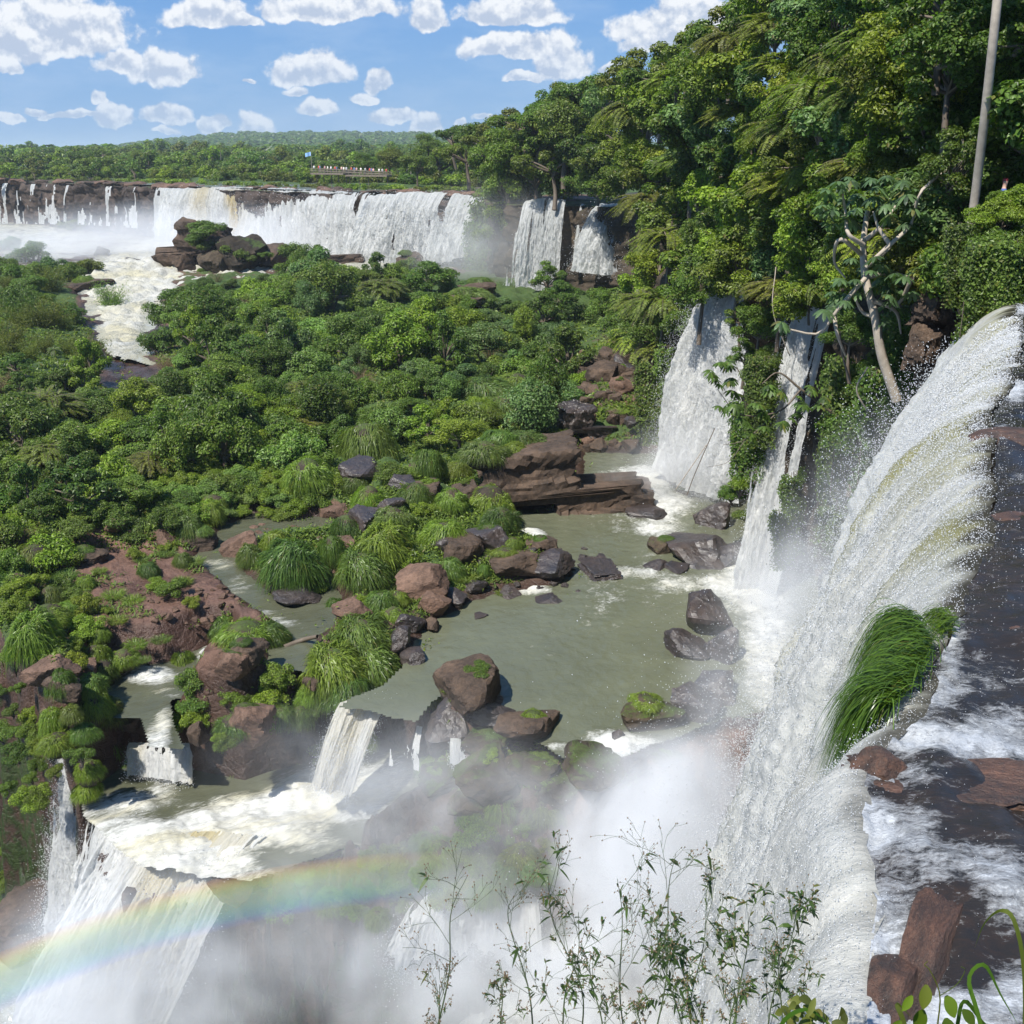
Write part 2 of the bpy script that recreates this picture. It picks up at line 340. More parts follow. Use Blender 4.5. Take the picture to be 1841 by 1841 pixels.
M['fall_warm'] = fall_material('silty_falling_water', fs=.8, st=(2.4, .3, 1), yellow=.9, grey=.35, ycol=(.66, .56, .30))
M['fall_near'] = fall_material('near_falling_water', fs=3.0, st=(1.25, .6, 1), yellow=.2, grey=.5, bump=.7, tc=((.20, .20, .06, 1), (.62, .58, .30, 1)), white=(.96, .94, .88))
def drop_material():
    m, t = newmat('water_drops')
    p = t.n('ShaderNodeBsdfPrincipled', ins={'Base Color': (.9, .91, .92, 1), 'Roughness': .25})
    tr = t.n('ShaderNodeBsdfTranslucent', ins={'Color': (.86, .87, .88, 1)})
    t.n('ShaderNodeOutputMaterial', ins={0: t.n('ShaderNodeMixShader', ins={0: .45, 1: p, 2: tr})}); return m
M['drops'] = drop_material()
# ---------------------------------------------------------------- layout, read off in plan
def plan(pts, z): return [tuple(atz(px, py, z)[:2]) for px, py in pts]
POOL = plan([(1052,812),(1120,815),(1290,818),(1420,880),(1400,960),(1340,1000),(1480,1040),(1560,1100),(1500,1200),(1480,1260),(1300,1290),(1180,1340),(1080,1378),(1010,1362),(960,1330),(915,1290),(905,1250),(835,1222),(775,1262),(748,1296),(706,1290),(660,1276),(612,1272),(630,1256),(690,1232),(728,1195),(748,1150),(790,1112),(850,1078),(930,1062),(1000,1052),(1030,1030),(1000,985),(930,955),(935,918),(1000,910),(1046,900),(1050,850)], -24)
PONDB = plan([(455,925),(520,935),(600,930),(612,950),(560,965),(470,965),(440,985),(430,1025),(470,1060),(520,1090),(555,1085),(590,1050),(612,1075),(600,1120),(560,1150),(560,1170),(600,1200),(560,1215),(490,1190),(470,1150),(500,1120),(430,1075),(390,1040),(345,1005),(380,985),(400,950)], -24)
PONDC = plan([(205,1205),(300,1195),(385,1160),(392,1190),(330,1215),(335,1240),(305,1262),(310,1300),(330,1345),(270,1345),(255,1290),(205,1290),(200,1250)], -25.6)
STREAM = plan([(245,1360),(300,1350),(345,1385),(440,1405),(500,1385),(575,1370),(600,1330),(690,1330),(760,1370),(775,1420),(745,1475),(690,1500),(620,1525),(540,1550),(440,1590),(380,1640),(150,1640),(120,1500),(170,1420)], -28.6)
REDF = plan([(60,1020),(180,985),(330,985),(395,1040),(440,1090),(490,1130),(440,1170),(370,1200),(300,1210),(200,1205),(150,1180),(60,1120)], -23.6)
RAPID = plan([(140,500),(230,470),(300,425),(420,440),(470,470),(330,500),(300,520),(270,560),(262,600),(250,650),(225,700),(190,640),(180,570)], -22)
EDGE = np.array([(-140,92),(-90,72),(-60,62),(-36,53.5),(-28.5,50),(-24,46),(-21.2,43),(-19.6,39.8),(-15.7,36.2),(-11.0,35.6),(-7,37.2),(-3.8,37.6),(.5,36.6),(4.6,36.8),(8.5,38.5),(12,41),(18,40),(40,38)], float)
def edge_y(x): return np.interp(x, EDGE[:, 0], EDGE[:, 1])
def wl(y): return -24 + 4.0*sst(y, 150, 200)          # water level of the upper river bed
# cliff foot of the right bank, from the far bend down to the lip of the near falls
CLIFF = np.array([(-12,212),(-6,196),(-3,184),(1,179),(9,177),(13,172),(16,165),(22,158),(19,140),(15,125),(14.5,108),(14,95),(15.5,84),(19,76),(20,69),(17.5,64),(18.8,59),(18.5,54),(16,49),(16.6,43),(17,38),(14,32.5),(14.6,28.5)], float)
def cliff_d(x, y):
    """distance to the left of the cliff line, negative on the plateau side"""
    xc = np.interp(-y, -CLIFF[:, 1], CLIFF[:, 0]); return xc - x
def H(x, y):
    x = np.asarray(x, float); y = np.asarray(y, float)
    w = wl(y); n1 = fbm(x/9, y/9, 0, 4, 3); n2 = fbm(x/2.2, y/2.2, 0, 4, 11); n3 = fbm(x/.7, y/.7, 0, 3, 23)
    h = w + 1.5 + 1.1*n1 + .55*n2 + .14*n3
    h = h + 2.2*sst(y, 70, 100)*sst(-x+.1*y, 0, 30)
    h = h - 1.5*sst(y, 150, 190)
    cd = cliff_d(x, y)
    h = h + 5.5*sst(-cd, -9, 1)*sst(y, 82, 92)*(1-sst(y, 130, 160)) + 2.0*sst(-cd, -4, 1)*(1-sst(y, 80, 90))
    d1 = np.minimum(sdf(x, y, POOL), sdf(x, y, PONDB)); k = np.clip(d1*.55, -2.2, 3)
    h = np.minimum(h, w + k + .35*n2*sst(d1, -.5, 1.5) + .1*n3)
    dr = sdf(x, y, REDF); mr_ = sst(-dr, -1.0, .8)
    st_ = np.round((n1*.9+n2*.35)*2.2)/2.2*.30
    h = h*(1-mr_) + (w+.38+st_+.07*n3)*mr_
    h = np.where(sdf(x, y, PONDB) < 0, np.minimum(h, w-.35+.5*n2), h)
    d3 = sdf(x, y, PONDC); h = np.minimum(h, -26.0 + np.clip(d3*1.6, -.6, 6) + .4*n2*sst(d3, 0, 1))
    d4 = sdf(x, y, STREAM); h = np.minimum(h, -29.0 + np.clip(d4*4.5, -.8, 9) + .55*n2*sst(d4, 0, 1.4)+.15*n3)
    d5 = sdf(x, y, RAPID); h = np.minimum(h, w + np.clip(d5*.25, -1.8, 3) + .4*n2)
    cap = np.interp(x, [-30,-12,-8.5,-5,-1,5,12], [-25.2,-28.3,-28.0,-26.8,-25.6,-24.9,-24.6]) + .5*n2 + np.maximum(0, (y-40.6))*3
    h = np.where((x > -14) & (y < 44), np.minimum(h, cap), h)
    sg = edge_y(x) - y; h = np.where((x > -18.5) & (x < -10.5) & (sg > -2.6), np.minimum(h, -29.5), h)
    g = edge_y(x) + 1.2*n2 + .5*n3 - y                 # metres beyond the edge, into the gorge
    drop = -40 + 1.4*n2 + 5.5*sst(x, -8, 2)
    gg = sst(g, -.4, 3.2)
    h = np.where(g > -.5, h*(1-gg) + drop*gg + np.where(gg < .98, np.round(gg*9)/9*0, 0), h)
    h = np.maximum(h, drop-2)
    return h
def ground(px, py, it=14):
    z = -24.0
    for _ in range(it):
        p = atz(px, py, z); z = z + .6*(float(H(p[0], p[1])) - z)
    p = atz(px, py, z); return p
# ---------------------------------------------------------------- lower land
NY, NX = 780, 640
yy = 26*np.exp(np.linspace(0, math.log(300/26), NY)); aa = np.linspace(-.66, .60, NX)
Y = np.repeat(yy[:, None], NX, 1); X = aa[None, :]*(Y+6)
Z = H(X, Y)
d1 = np.minimum(sdf(X, Y, POOL), sdf(X, Y, PONDB)); d4 = np.minimum(sdf(X, Y, STREAM), sdf(X, Y, PONDC)); red = sst(-sdf(X, Y, REDF), -2, 1.2)
gz = np.gradient(Z, axis=0)/np.gradient(Y, axis=0)
veg = .85 + .25*fbm(X/4, Y/4, 0, 3, 5) - 1.1*red - .75*sst(-(Z-wl(Y)), -1.0, -.25) - .55*sst(np.abs(gz), .9, 2.5)
veg = veg + 1.0*sst(edge_y(X)-Y, .3, 1.5)
veg = veg - .5*sst(-cliff_d(X, Y), -10, -2)*sst(Y, 84, 92)*(1-sst(Y, 125, 135))
wet = np.clip(1-sst(Z-wl(Y), .05, .6), 0, 1); wet = np.where(Z < -24.6, sst(1-np.clip(d4, 0, 9)/2.5, 0, 1), wet); wet = np.maximum(wet, sst(edge_y(X)-Y, -.5, 1.0)*.85)
me = mesh_np('terrain', np.stack([X, Y, Z], -1), grid_faces(NY, NX), M['terrain'], attrs=dict(veg=veg, wet=wet, red=red))
tag(link('terrain', me), kind='structure', label='rocky green river bed and islands below the plateau')
del X, Y, Z
# ---------------------------------------------------------------- water bodies
BLOB = lambda px, py, L: sum(s*np.clip(1-((px-a)/rx)**2-((py-b)/ry)**2, 0, 1) for a, b, rx, ry, s in L)
def water(name, poly, z, grow, step, mat, blobs, lumps=0.0, label=None, zf=None, base=0.0, cut=0, far=False):
    P = np.array(poly); x0, y0 = P.min(0)-grow; x1, y1 = P.max(0)+grow
    nx, ny = int((x1-x0)/step)+2, int((y1-y0)/step)+2
    X, Y = np.meshgrid(np.linspace(x0, x1, nx), np.linspace(y0, y1, ny))
    d = sdf(X, Y, poly); z0 = z if zf is None else zf(X, Y)
    px, py, dep = project(np.stack([X, Y, np.broadcast_to(z0, X.shape)], -1))
    foam = np.clip(base + BLOB(px, py, blobs), 0, 1.2)
    Z = z0 + lumps*foam*(fbm(X/1.3, Y/1.3, 0, 5, 31, .6)*.8+.35) + .02*fbm(X*2, Y*2, 0, 2, 37)
    V = np.stack([X, Y, Z], -1).reshape(-1, 3); F = grid_faces(ny, nx)
    dd = d.ravel()[F].min(1); F = F[dd < grow] if not cut else F[(dd < grow) & ((edge_y(X)-Y).ravel()[F].max(1) < cut)]
    if not far:
        hid = (H(X, Y) < Z-.45) & (d > .12); F = F[~hid.ravel()[F].any(1)]
    us, inv = np.unique(F, return_inverse=True); V = V[us]; F = inv.reshape(F.shape)
    me = mesh_np(name, V, F, mat, attrs=dict(foam=foam.ravel()[us], tint=np.zeros(len(us))))
    return tag(link(name, me), kind='structure', label=label)
water('river_pool', POOL, -24.0, 1.6, .14, M['pool'],
      [(1050,1000,160,170,.16),(950,1150,200,80,.10),(1160,855,100,24,.95),(1200,905,70,36,.7),(1190,950,60,22,.6),(1090,875,120,24,.45),(1005,912,50,14,.5),(955,962,34,14,1.3),(1150,915,110,70,.25),(1240,1050,70,24,.6),(1120,1030,90,14,.5),(1090,1080,60,70,.22),
       (1330,1050,70,60,.9),(950,1060,50,12,.9),(1180,1040,50,90,.25),(745,1170,22,9,.6),(1085,1330,60,24,.7),(1140,1345,80,30,.8),(1010,1345,50,14,.6),(1330,1200,60,140,.3),(1390,1150,60,200,.8),(900,1340,60,12,.5)],
      lumps=.25, label='silty green river pool below the waterfalls')
water('side_channel', PONDB, -23.93, .8, .12, M['stream'],
      [(380,1015,60,16,.5),(425,1055,40,30,.4),(455,1110,60,20,.5),(500,1120,50,12,.45),(540,1130,90,90,.12)], lumps=.18, label='shallow side channel among red rocks')
water('small_basin', PONDC, -25.6, .7, .12, M['stream'],
      [(270,1215,64,22,.85),(375,1180,30,30,.8),(300,1245,40,14,.4),(285,1330,34,50,.75),(300,1290,24,30,.5)], lumps=.4, label='small white basin under the red rock shelf')
water('lower_stream', STREAM, -28.6, .9, .11, M['stream'],
      [(590,1420,130,50,1.15),(480,1470,170,56,1.15),(350,1520,140,66,1.2),(270,1575,150,70,1.3),(700,1390,60,55,.6),(300,1390,50,40,.7),(290,1440,70,30,.4),(190,1500,110,90,.75),(230,1440,110,30,.25),(660,1460,80,36,.7),(560,1520,120,24,.5),(430,1570,90,30,.6)],
      lumps=.35, cut=.2, label='foaming stream rushing across the lower ledge')
GX = [(-60,8),(-60,66),(-34,56),(-24,50),(-12,42),(0,42),(8,43),(16,44),(22,36),(14,16),(8,6),(0,8)]
def gz_(X, Y): return -40 + 5.5*sst(X, -8, 2) + 3.6*np.exp(-(((X-5.5)/5.5)**2+((Y-33.5)/5.5)**2)) + 2.0*np.exp(-(((X+2)/4)**2+((Y-31)/3)**2)) + 2.3*np.exp(-(((X-9)/4)**2+((Y-38)/4)**2))
water('gorge_river', GX, -36, .5, .16, M['gorge_water'],
      [(1150,1480,260,170,1.5),(900,1620,200,110,1.0),(1050,1750,300,170,1.4),(820,1600,70,50,.9),(700,1780,300,90,.6),(500,1841,250,60,1.0),(300,1800,260,120,1.2)], lumps=2.2, far=True, zf=gz_, base=.25, label='churning white river at the bottom of the gorge')
RW = [(-130,150),(-60,150),(-50,130),(-40,121),(-29,124),(-24,140),(-10,150),(0,168),(8,182),(-2,205),(-20,240),(-80,285),(-160,345),(-230,330),(-190,230)]
water('far_river', RW, -20, 1, .55, M['far_rapids'], [(400,470,240,60,1.1),(300,490,160,60,1.0),(225,535,90,70,.9),(215,600,50,80,.9),(180,510,80,40,.7),(700,480,160,40,.6),(880,560,90,40,.7),(60,430,160,40,.6)],
      lumps=.9, far=True, zf=lambda X, Y: wl(Y)+.25*sst(Y, 150, 130), label='white rapids running out from the far waterfalls')
# ---------------------------------------------------------------- cliffs
def cliff(name, line, ztop, zbot, inland, mat, label, cols=None, rows=110, batter=.12, rough=1.0, colw=2.0, top_rows=26, attrs=None, dirn=None, step=.4, lip=.6):
    L = np.asarray(line, float); seg = np.r_[0, np.cumsum(np.linalg.norm(np.diff(L, axis=0), axis=1))]
    n = int(seg[-1]/step); s = np.linspace(0, seg[-1], n); x = np.interp(s, seg, L[:, 0]); y = np.interp(s, seg, L[:, 1])
    k = max(3, int(2.0/step)); ker = np.ones(k)/k; xs = np.convolve(np.pad(x, k, 'edge'), ker, 'same')[k:-k]; ys = np.convolve(np.pad(y, k, 'edge'), ker, 'same')[k:-k]
    tx, ty = np.gradient(xs), np.gradient(ys); ln = np.hypot(tx, ty)+1e-9; nx_, ny_ = -ty/ln, tx/ln      # points inland (left of travel)
    if dirn is not None: nx_, ny_ = np.full(n, dirn[0]), np.full(n, dirn[1])
    zt = ztop(xs, ys) if callable(ztop) else np.full(n, ztop); R = []
    w = -np.geomspace(.15, inland, top_rows)[::-1]
    for q in w:
        px_, py_ = xs - nx_*q, ys - ny_*q
        R.append(np.stack([px_, py_, zt + .35*rough*fbm(px_/3, py_/3, 0, 4, 41) + .012*(-q)], -1))
    for f in np.linspace(0, 1, rows):
        z = zt*(1-f)+zbot*f
        out = batter*(zt-z) - .1
        c = fbm(s/colw, z*.10, 0, 3, 51); c = np.sign(c)*np.abs(c)**.6
        out = out + rough*(.7*c + .8*fbm(s/6, z/5, 1, 3, 61) + .35*fbm(s/1.2, z/1.0, 2, 4, 71)) * min(1, .25+f*6)
        out = out - rough*.35*(np.round(z/2.2+.6*vn(s/5, 0, 0, 77)) % 2)
        R.append(np.stack([xs - nx_*out, ys - ny_*out, z + .1*vn(s*2, f*30, 0, 5)], -1))
    G = np.array(R); me = mesh_np(name, G, grid_faces(G.shape[0], G.shape[1]), mat, smooth=True)
    return tag(link(name, me), label=label, kind='structure')
FARL = [(-330,520),(-230,402),(-158,331),(-87,264),(-60,240),(-33,217),(-20,209),(-12,204),(-5,199),(-2,190),(0,180)]
cliff("far_cliff", [(a, b+5.0) for a, b in FARL], -7.6, -24, 60, M['rock_far'], 'dark columnar basalt cliff behind the far curtain of falls', step=.5, rows=60, rough=1.2, batter=.0, colw=2.2)
cliff('right_cliff', CLIFF[1:], lambda x, y: np.interp(y, [28, 40, 178], [-4.4, -5.4, -7.8]), -26, 70, M['rock_moss'], 'mossy dark cliff of the forested right bank', step=.3, rows=90, rough=1.3, batter=.05, colw=1.6, dirn=(.93, .36))
# plateau and hills beyond the far falls
n, m_ = 260, 300
yy = 172*np.exp(np.linspace(0, math.log(9000/172), n)); aa = np.linspace(-.8, .8, m_)
Y = np.repeat(yy[:, None], m_, 1); X = aa[None, :]*(Y+40)
ed = np.interp(X, [a for a, b in FARL], [b for a, b in FARL])
Zp = -7.8 + .9*fbm(X/30, Y/30, 0, 4, 81)*sst(Y-ed, 8, 40) + 1.0*sst(Y-ed, 10, 60)
ridge = 48*np.exp(-((Y-2700)/900)**2)*sst(X/Y, -.47, -.22)*(1-.25*sst(X/Y, -.1, .2))*(1+.18*fbm(X/500, Y/700, 0, 4, 83)) + 14*sst(Y, 3500, 7000)
Zp = np.where(np.where(X < 2, Y < ed+14, Y < 183+.39*X), -30, Zp) + ridge
me = mesh_np('far_plateau', np.stack([X, Y, Zp], -1), grid_faces(n, m_), M['terrain'], attrs=dict(veg=np.where(Y-ed < 22+14*fbm(X/12, Y/30, 0, 2, 9), .2, 1.1), wet=np.zeros(X.shape), red=np.where(Y-ed < 14, .6, 0)))
tag(link('far_plateau', me), kind='structure', label='flat wooded upper plateau rising to low hills')
def hill_z(x, y):
    return float(-6.8 + 48*np.exp(-((y-2700)/900)**2)*sst(x/y, -.47, -.22)*(1-.25*sst(x/y, -.1, .2))*(1+.18*fbm(x/500, y/700, 0, 4, 83)) + 14*sst(y, 3500, 7000))
# shallow river above the far falls
V = [(-120,300.0),(-70,256),(-33,224),(-14,212),(-16,226),(-24,262),(-45,330),(-80,380),(-140,420)]
me = bpy.data.meshes.new('upper_river'); me.from_pydata([(a, b, -7.02) for a, b in V], [], [list(range(len(V)))]); me.materials.append(M['stream'])
me.attributes.new('foam', 'FLOAT', 'POINT').data.foreach_set('value', [.3]*len(V)); tag(link('upper_river', me), kind='structure', label='shallow river above the far falls')
# ---------------------------------------------------------------- waterfalls
def waterfall(name, lip, base, mat, label, sparse=None, nx=300, nz=130, amp=.35, streak=1.0, bulge=.55, group=None, ztop=None, yellow=None, seed=0, drops=0, dsize=.05, vpow=2.0, tint=None, out=(0, 0), cat='waterfall', world=None):
    """lip, base: [(px, py, y)] read in plan at real depth; the sheet falls along a parabola between them"""
    A, B = (np.array([aty(*p) for p in lip]), np.array([aty(*p) for p in base])) if world is None else world
    def res(Q, n):
        s = np.r_[0, np.cumsum(np.linalg.norm(np.diff(Q, axis=0), axis=1))]; q = np.linspace(0, s[-1], n)
        return np.stack([np.interp(q, s, Q[:, k]) for k in range(3)], -1), q
    a, qa = res(A, nx); b, qb = res(B, nx); ext = np.linspace(0, 1, nz)**.8
    w = np.linspace(0, 1, nx)
    # near the lip the water leaves flat, then drops
    hx = ext[:, None]; zz = hx**(1/ (1/vpow)) if False else hx
    xy = a[None, :, :2] + (b[None, :, :2]-a[None, :, :2])*(zz[..., None]**bulge)
    z = a[None, :, 2] + (b[None, :, 2]-a[None, :, 2])*zz
    L = np.linalg.norm(A[-1, :2]-A[0, :2])+1e-6; hgt = abs((a[:, 2]-b[:, 2]).mean())
    sc = (qa[None, :] + .0*zz)
    n_s = fbm(sc/(1.1*streak), zz*hgt/(9*streak), seed, 4, 100+seed); n_f = fbm(sc/(.28*streak), zz*hgt/(2.2*streak), seed, 4, 120+seed, .6); n_b = fbm(sc/(5*streak), zz*1.2, seed, 3, 140+seed)
    off = amp*(.9*n_b + .55*n_s + .4*n_f)*(.25+.75*sst(zz, 0, .25))
    nrm = np.array([-(A[-1, 1]-A[0, 1]), A[-1, 0]-A[0, 0]]); nrm = nrm/(np.linalg.norm(nrm)+1e-9)
    if nrm @ (np.mean(A[:, :2], 0)) > 0: nrm = -nrm        # outward, away from the rock
    nrm = nrm if abs(nrm[1])+abs(nrm[0]) > 0 else np.array([0, -1.])
    P = np.concatenate([xy + off[..., None]*nrm, z[..., None]+ .12*amp*n_s[..., None]], -1)
    arc = zz*hgt
    th = np.zeros_like(off); keep = None
    if sparse is not None:
        sp = sparse(w)[None, :]*np.ones((nz, 1))
        th = sp + (.32*fbm(sc/(1.5*streak), zz*.9, seed, 4, 160+seed, .6) + .10*fbm(sc/(.5*streak), zz*5, seed, 3, 170+seed)) + .10*sst(zz, .3, 1)
        keep = th > 0
    F = grid_faces(nz, nx)
    if keep is not None: F = F[keep.ravel()[F].sum(1) >= 3]
    tt = np.zeros_like(off) if tint is None else tint(w[None, :]+0*zz, zz+0*sc, n_s)
    V = P.reshape(-1, 3); us, inv = np.unique(F, return_inverse=True)
    uvv = np.stack([sc+0*zz+seed*13.1, arc+0*sc], -1).reshape(-1, 2)
    me = mesh_np(name, V[us], inv.reshape(F.shape), mat, attrs=dict(thin=th.ravel()[us], tint=tt.ravel()[us]), uv=uvv[us])
    o = link(name, me); tag(o, label, cat, group)
    if drops:
        drops = int(drops*1.4)
        idx = rng.integers(0, len(us), drops); c = V[us][idx] + rng.normal(size=(drops, 3))*[.35, .35, .35]*amp*.9
        c[:, :2] += nrm*np.abs(rng.exponential(amp*.45, drops))[:, None]
        drop_cloud('spray', c, dsize*.62*rng.uniform(.5, 1.5, drops), o)
    return o
def drop_cloud(name, c, r, parent=None, label=None, cat=None):
    n = len(c); T = np.array([(1, 1, 1), (1, -1, -1), (-1, 1, -1), (-1, -1, 1)])/math.sqrt(3)
    V = c[:, None]+T[None]*r[:, None, None] + rng.normal(size=(n, 4, 3))*r[:, None, None]*.35
    F = (np.arange(n)[:, None, None]*4+np.array([(0, 1, 2), (0, 3, 1), (0, 2, 3), (1, 3, 2)])[None]).reshape(-1, 3)
    o = link(name, mesh_np(name, V, F, M['drops'], smooth=True), parent); o['kind'] = 'stuff'
    if label: o['label'] = label
    return o
G1 = 'curtains of the far waterfall arc'
E0 = lambda a, b: (lambda w: a+b*0*w)
full = lambda v, e0=.0, e1=.0: (lambda w: v - .6*(1-sst(w, 0, .06))*e0 - .6*sst(w, .94, 1)*e1)
waterfall('waterfall', [(-60,326,372),(0,329,331),(150,334,298),(306,338,265)], [(-60,400,369),(0,402,328),(150,404,295),(300,414,262)], M['fall_far'], 'thin separate white threads down the dark cliff at the far left', sparse=lambda w: -.13+.2*np.exp(-((w-.35)/.025)**2)+.12*sst(w, .9, 1), nx=420, nz=90, amp=.5, streak=1.6, group=G1, seed=1)
waterfall('waterfall', [(296,338,264),(330,338,261),(420,336,253),(520,339,240),(648,347,222)], [(286,436,258),(330,452,252),(420,470,246),(520,475,232),(632,470,214)], M['fall_far'], 'broad thick far waterfall with a yellow band behind the trapezoid boulder', sparse=lambda w: .06+.40*sst(w, .0, .05)-.26*sst(w, .52, .66), nx=700, nz=150, amp=1.5, streak=1.5, group=G1, seed=2, drops=9000, dsize=.11,
          tint=lambda w, z, n: np.clip(.95*np.exp(-((w-.33-.05*z+.02*n)/.026)**2)*sst(z, .0, .1) + .6*np.exp(-((w-.19)/.05)**2)*(1-z) + .22*np.exp(-((w-.40)/.05)**2)*(1-z), 0, 1))
waterfall('waterfall', [(664,352,216),(700,348,212),(760,345,208),(820,348,203),(872,356,198)], [(628,476,212),(690,482,207),(760,478,202),(805,470,198),(842,462,195)], M['fall_far'], 'steep white far waterfall beside the dark corner of the forest', sparse=lambda w: .24-.18*np.exp(-((w-.42)/.03)**2)-.2*np.exp(-((w-.72)/.03)**2), nx=420, nz=140, amp=1.6, streak=1.3, group=G1, seed=3, drops=6000, dsize=.1)
waterfall('waterfall', [(648,345,221),(668,348,218)], [(612,470,214),(640,476,212)], M['fall_far'], 'narrow broken strand between the two broad far waterfalls', sparse=lambda w: .0+0*w, nx=60, nz=120, amp=.6, streak=1.0, group=G1, seed=4)
waterfall('waterfall', [(936,364,179),(960,358,178.5),(985,356,178),(1018,360,177)], [(905,566,172),(930,572,172),(960,560,172),(1004,540,172)], M['fall_far'], 'tall sheet of water left of the brown notch, behind dark tree tops', sparse=lambda w: .07-.1*np.exp(-((w-.1)/.06)**2)+0*w-.07*np.exp(-((w-.62)/.06)**2), nx=260, nz=220, amp=.8, streak=.8, seed=5, drops=3000, dsize=.07)
waterfall('waterfall', [(1046,366,175),(1056,368,175)], [(1028,486,172),(1044,486,172)], M['fall_far'], 'thin single thread of water beside the brown notch', sparse=lambda w: .12+0*w, nx=30, nz=120, amp=.25, streak=.5, seed=6)
waterfall('waterfall', [(1082,366,172),(1110,366,170),(1165,380,167)], [(1024,486,167),(1080,495,165),(1165,500,163)], M['fall_far'], 'short thick white waterfall just left of the bright green forest', sparse=lambda w: .3+0*w, nx=160, nz=140, amp=1.3, streak=1.0, seed=7, drops=3000, dsize=.08)
waterfall('waterfall', [(1262,470,78.5),(1300,480,76),(1345,500,73)], [(1172,845,77),(1235,872,73.5),(1330,905,70)], M['fall_mid'], 'tall white waterfall dropping into the back of the green pool', sparse=lambda w: .30+0*w, nx=240, nz=300, amp=1.0, streak=.8, seed=8, drops=26000, dsize=.035, bulge=.75)
waterfall('waterfall', [(1418,540,58.8),(1455,548,58),(1500,560,57.2)], [(1322,1062,55.5),(1360,1068,54.8),(1398,1072,54)], M['fall_mid'], 'slim pale waterfall between two hanging green curtains', sparse=lambda w: .22+0*w, nx=130, nz=320, amp=.55, streak=.6, seed=9, drops=9000, dsize=.03, bulge=.7)
def crest(x0, x1, up, fwd, drop, sh):
    xs = np.linspace(x0, x1, 24); return (np.stack([xs+.25, edge_y(xs)+up, np.interp(xs, [-20, -16.5, -13], [-28.72, -28.58, -28.3])], -1), np.stack([xs+sh, edge_y(xs)-fwd, np.full(24, drop)], -1))
CR1 = crest(-20.3, -16.6, 1.2, 2.8, -39, -.6); CR2 = crest(-18.0, -10.6, 2.4, 5.6, -39, -4.2)
# cascades on the lower left
GC = 'small cascades on the rock ledges'
waterfall('cascade', [(612,1262,42.9),(668,1250,43.3),(705,1254,43.0)], [(560,1412,39.4),(590,1424,39.0),(632,1432,38.8)], M['fall_warm'], 'cream coloured chute pouring from the pool beside the tall grass ridge', sparse=lambda w: .3+0*w, nx=130, nz=150, amp=.55, streak=.4, seed=10, drops=9000, dsize=.022, bulge=.62, group=GC, cat='cascade')
waterfall('cascade', [(708,1296,42.1),(760,1306,41.6)], [(700,1376,40.6),(756,1384,40.2)], M['fall_mid'], 'faint threads of water right of the cream coloured chute', sparse=lambda w: -.08+0*w, nx=90, nz=80, amp=.2, streak=.3, seed=11, group=GC, cat='cascade')
waterfall('cascade', [(366,1166,50.6),(398,1172,50.2)], [(342,1206,49.6),(384,1214,49.2)], M['fall_mid'], 'short white spout at the right end of the red rock shelf', sparse=lambda w: .3+0*w, nx=60, nz=60, amp=.25, streak=.3, seed=12, group=GC, cat='cascade')
waterfall('cascade', [(466,986,61.6),(482,988,61.4)], [(462,1012,61.0),(480,1014,60.8)], M['fall_mid'], 'tiny white drop beside the round grass clump', sparse=lambda w: .2+0*w, nx=30, nz=40, amp=.1, streak=.2, seed=13, group=GC, cat='cascade')
waterfall('cascade', [(190,1282,46.6),(218,1288,46.2)], [(180,1345,45.0),(214,1352,44.6)], M['fall_mid'], 'white trickle between two grass clumps on the left ledge', sparse=lambda w: .2+0*w, nx=60, nz=80, amp=.25, streak=.3, seed=14, group=GC, cat='cascade', drops=1500, dsize=.025)
waterfall('cascade', [(232,1334,44.0),(340,1338,43.6)], [(222,1398,42.4),(346,1408,42.0)], M['fall_warm'], 'cream cascade between brown boulders below the small basin', sparse=lambda w: .25+0*w, nx=80, nz=70, amp=.35, streak=.3, seed=15, group=GC, cat='cascade', drops=2500, dsize=.025)
waterfall('waterfall', [(128,1288,44.6),(146,1284,44.4),(162,1300,44.0)], [(92,1700,40.0),(120,1720,39.6),(160,1730,39.2)], M['fall_mid'], 'tall thin waterfall down the left wall, sprinkled with drops', sparse=lambda w: .20-.2*np.abs(w-.5), nx=120, nz=260, amp=.5, streak=.4, seed=16, drops=16000, dsize=.026, bulge=.5)
waterfall('waterfall', None, None, M['fall_mid'], 'ragged curtain of strands left of the cream main fall', world=CR1, sparse=lambda w: .04+.08*w, nx=240, nz=220, amp=.5, streak=.35, seed=17, drops=16000, dsize=.026, bulge=.55)
waterfall('waterfall', None, None, M['fall_warm'], 'cream coloured main fall plunging off the lower left ledge', world=CR2, sparse=lambda w: .34-.42*sst(w, .62, 1), nx=300, nz=300, amp=1.1, streak=.55, seed=18, drops=30000, dsize=.03, bulge=.6)
waterfall('cascade', [(742,1620,35.6),(800,1590,36.2),(880,1590,36),(960,1600,35.4)], [(690,1720,33.6),(780,1730,33.2),(900,1740,33),(980,1740,32.6)], M['fall_mid'], 'white water tumbling under the mist in front of the mossy wall', sparse=lambda w: .2+0*w, nx=160, nz=80, amp=1.0, streak=.6, seed=19, drops=9000, dsize=.03, group=GC, cat='cascade')
for k, (px, py, dx, nm) in enumerate([(826,1338,16,'left of the mossy step'),(1150,1340,46,'over the dark mossy rim of the pool'),(1060,1330,40,'behind the flat brown slabs')]):
    waterfall('cascade', [(px-dx, py-14, 40.5-.2*k),(px+dx, py-10, 40.6-.2*k)], [(px-dx*1.1, py+34+10*k, 38.9),(px+dx*1.2, py+38+12*k, 38.7)], M['fall_mid'], 'thin white spill '+nm, sparse=lambda w: .02+0*w, nx=70, nz=60, amp=.3, streak=.25, seed=30+k, group=GC, cat='cascade', drops=900, dsize=.025)
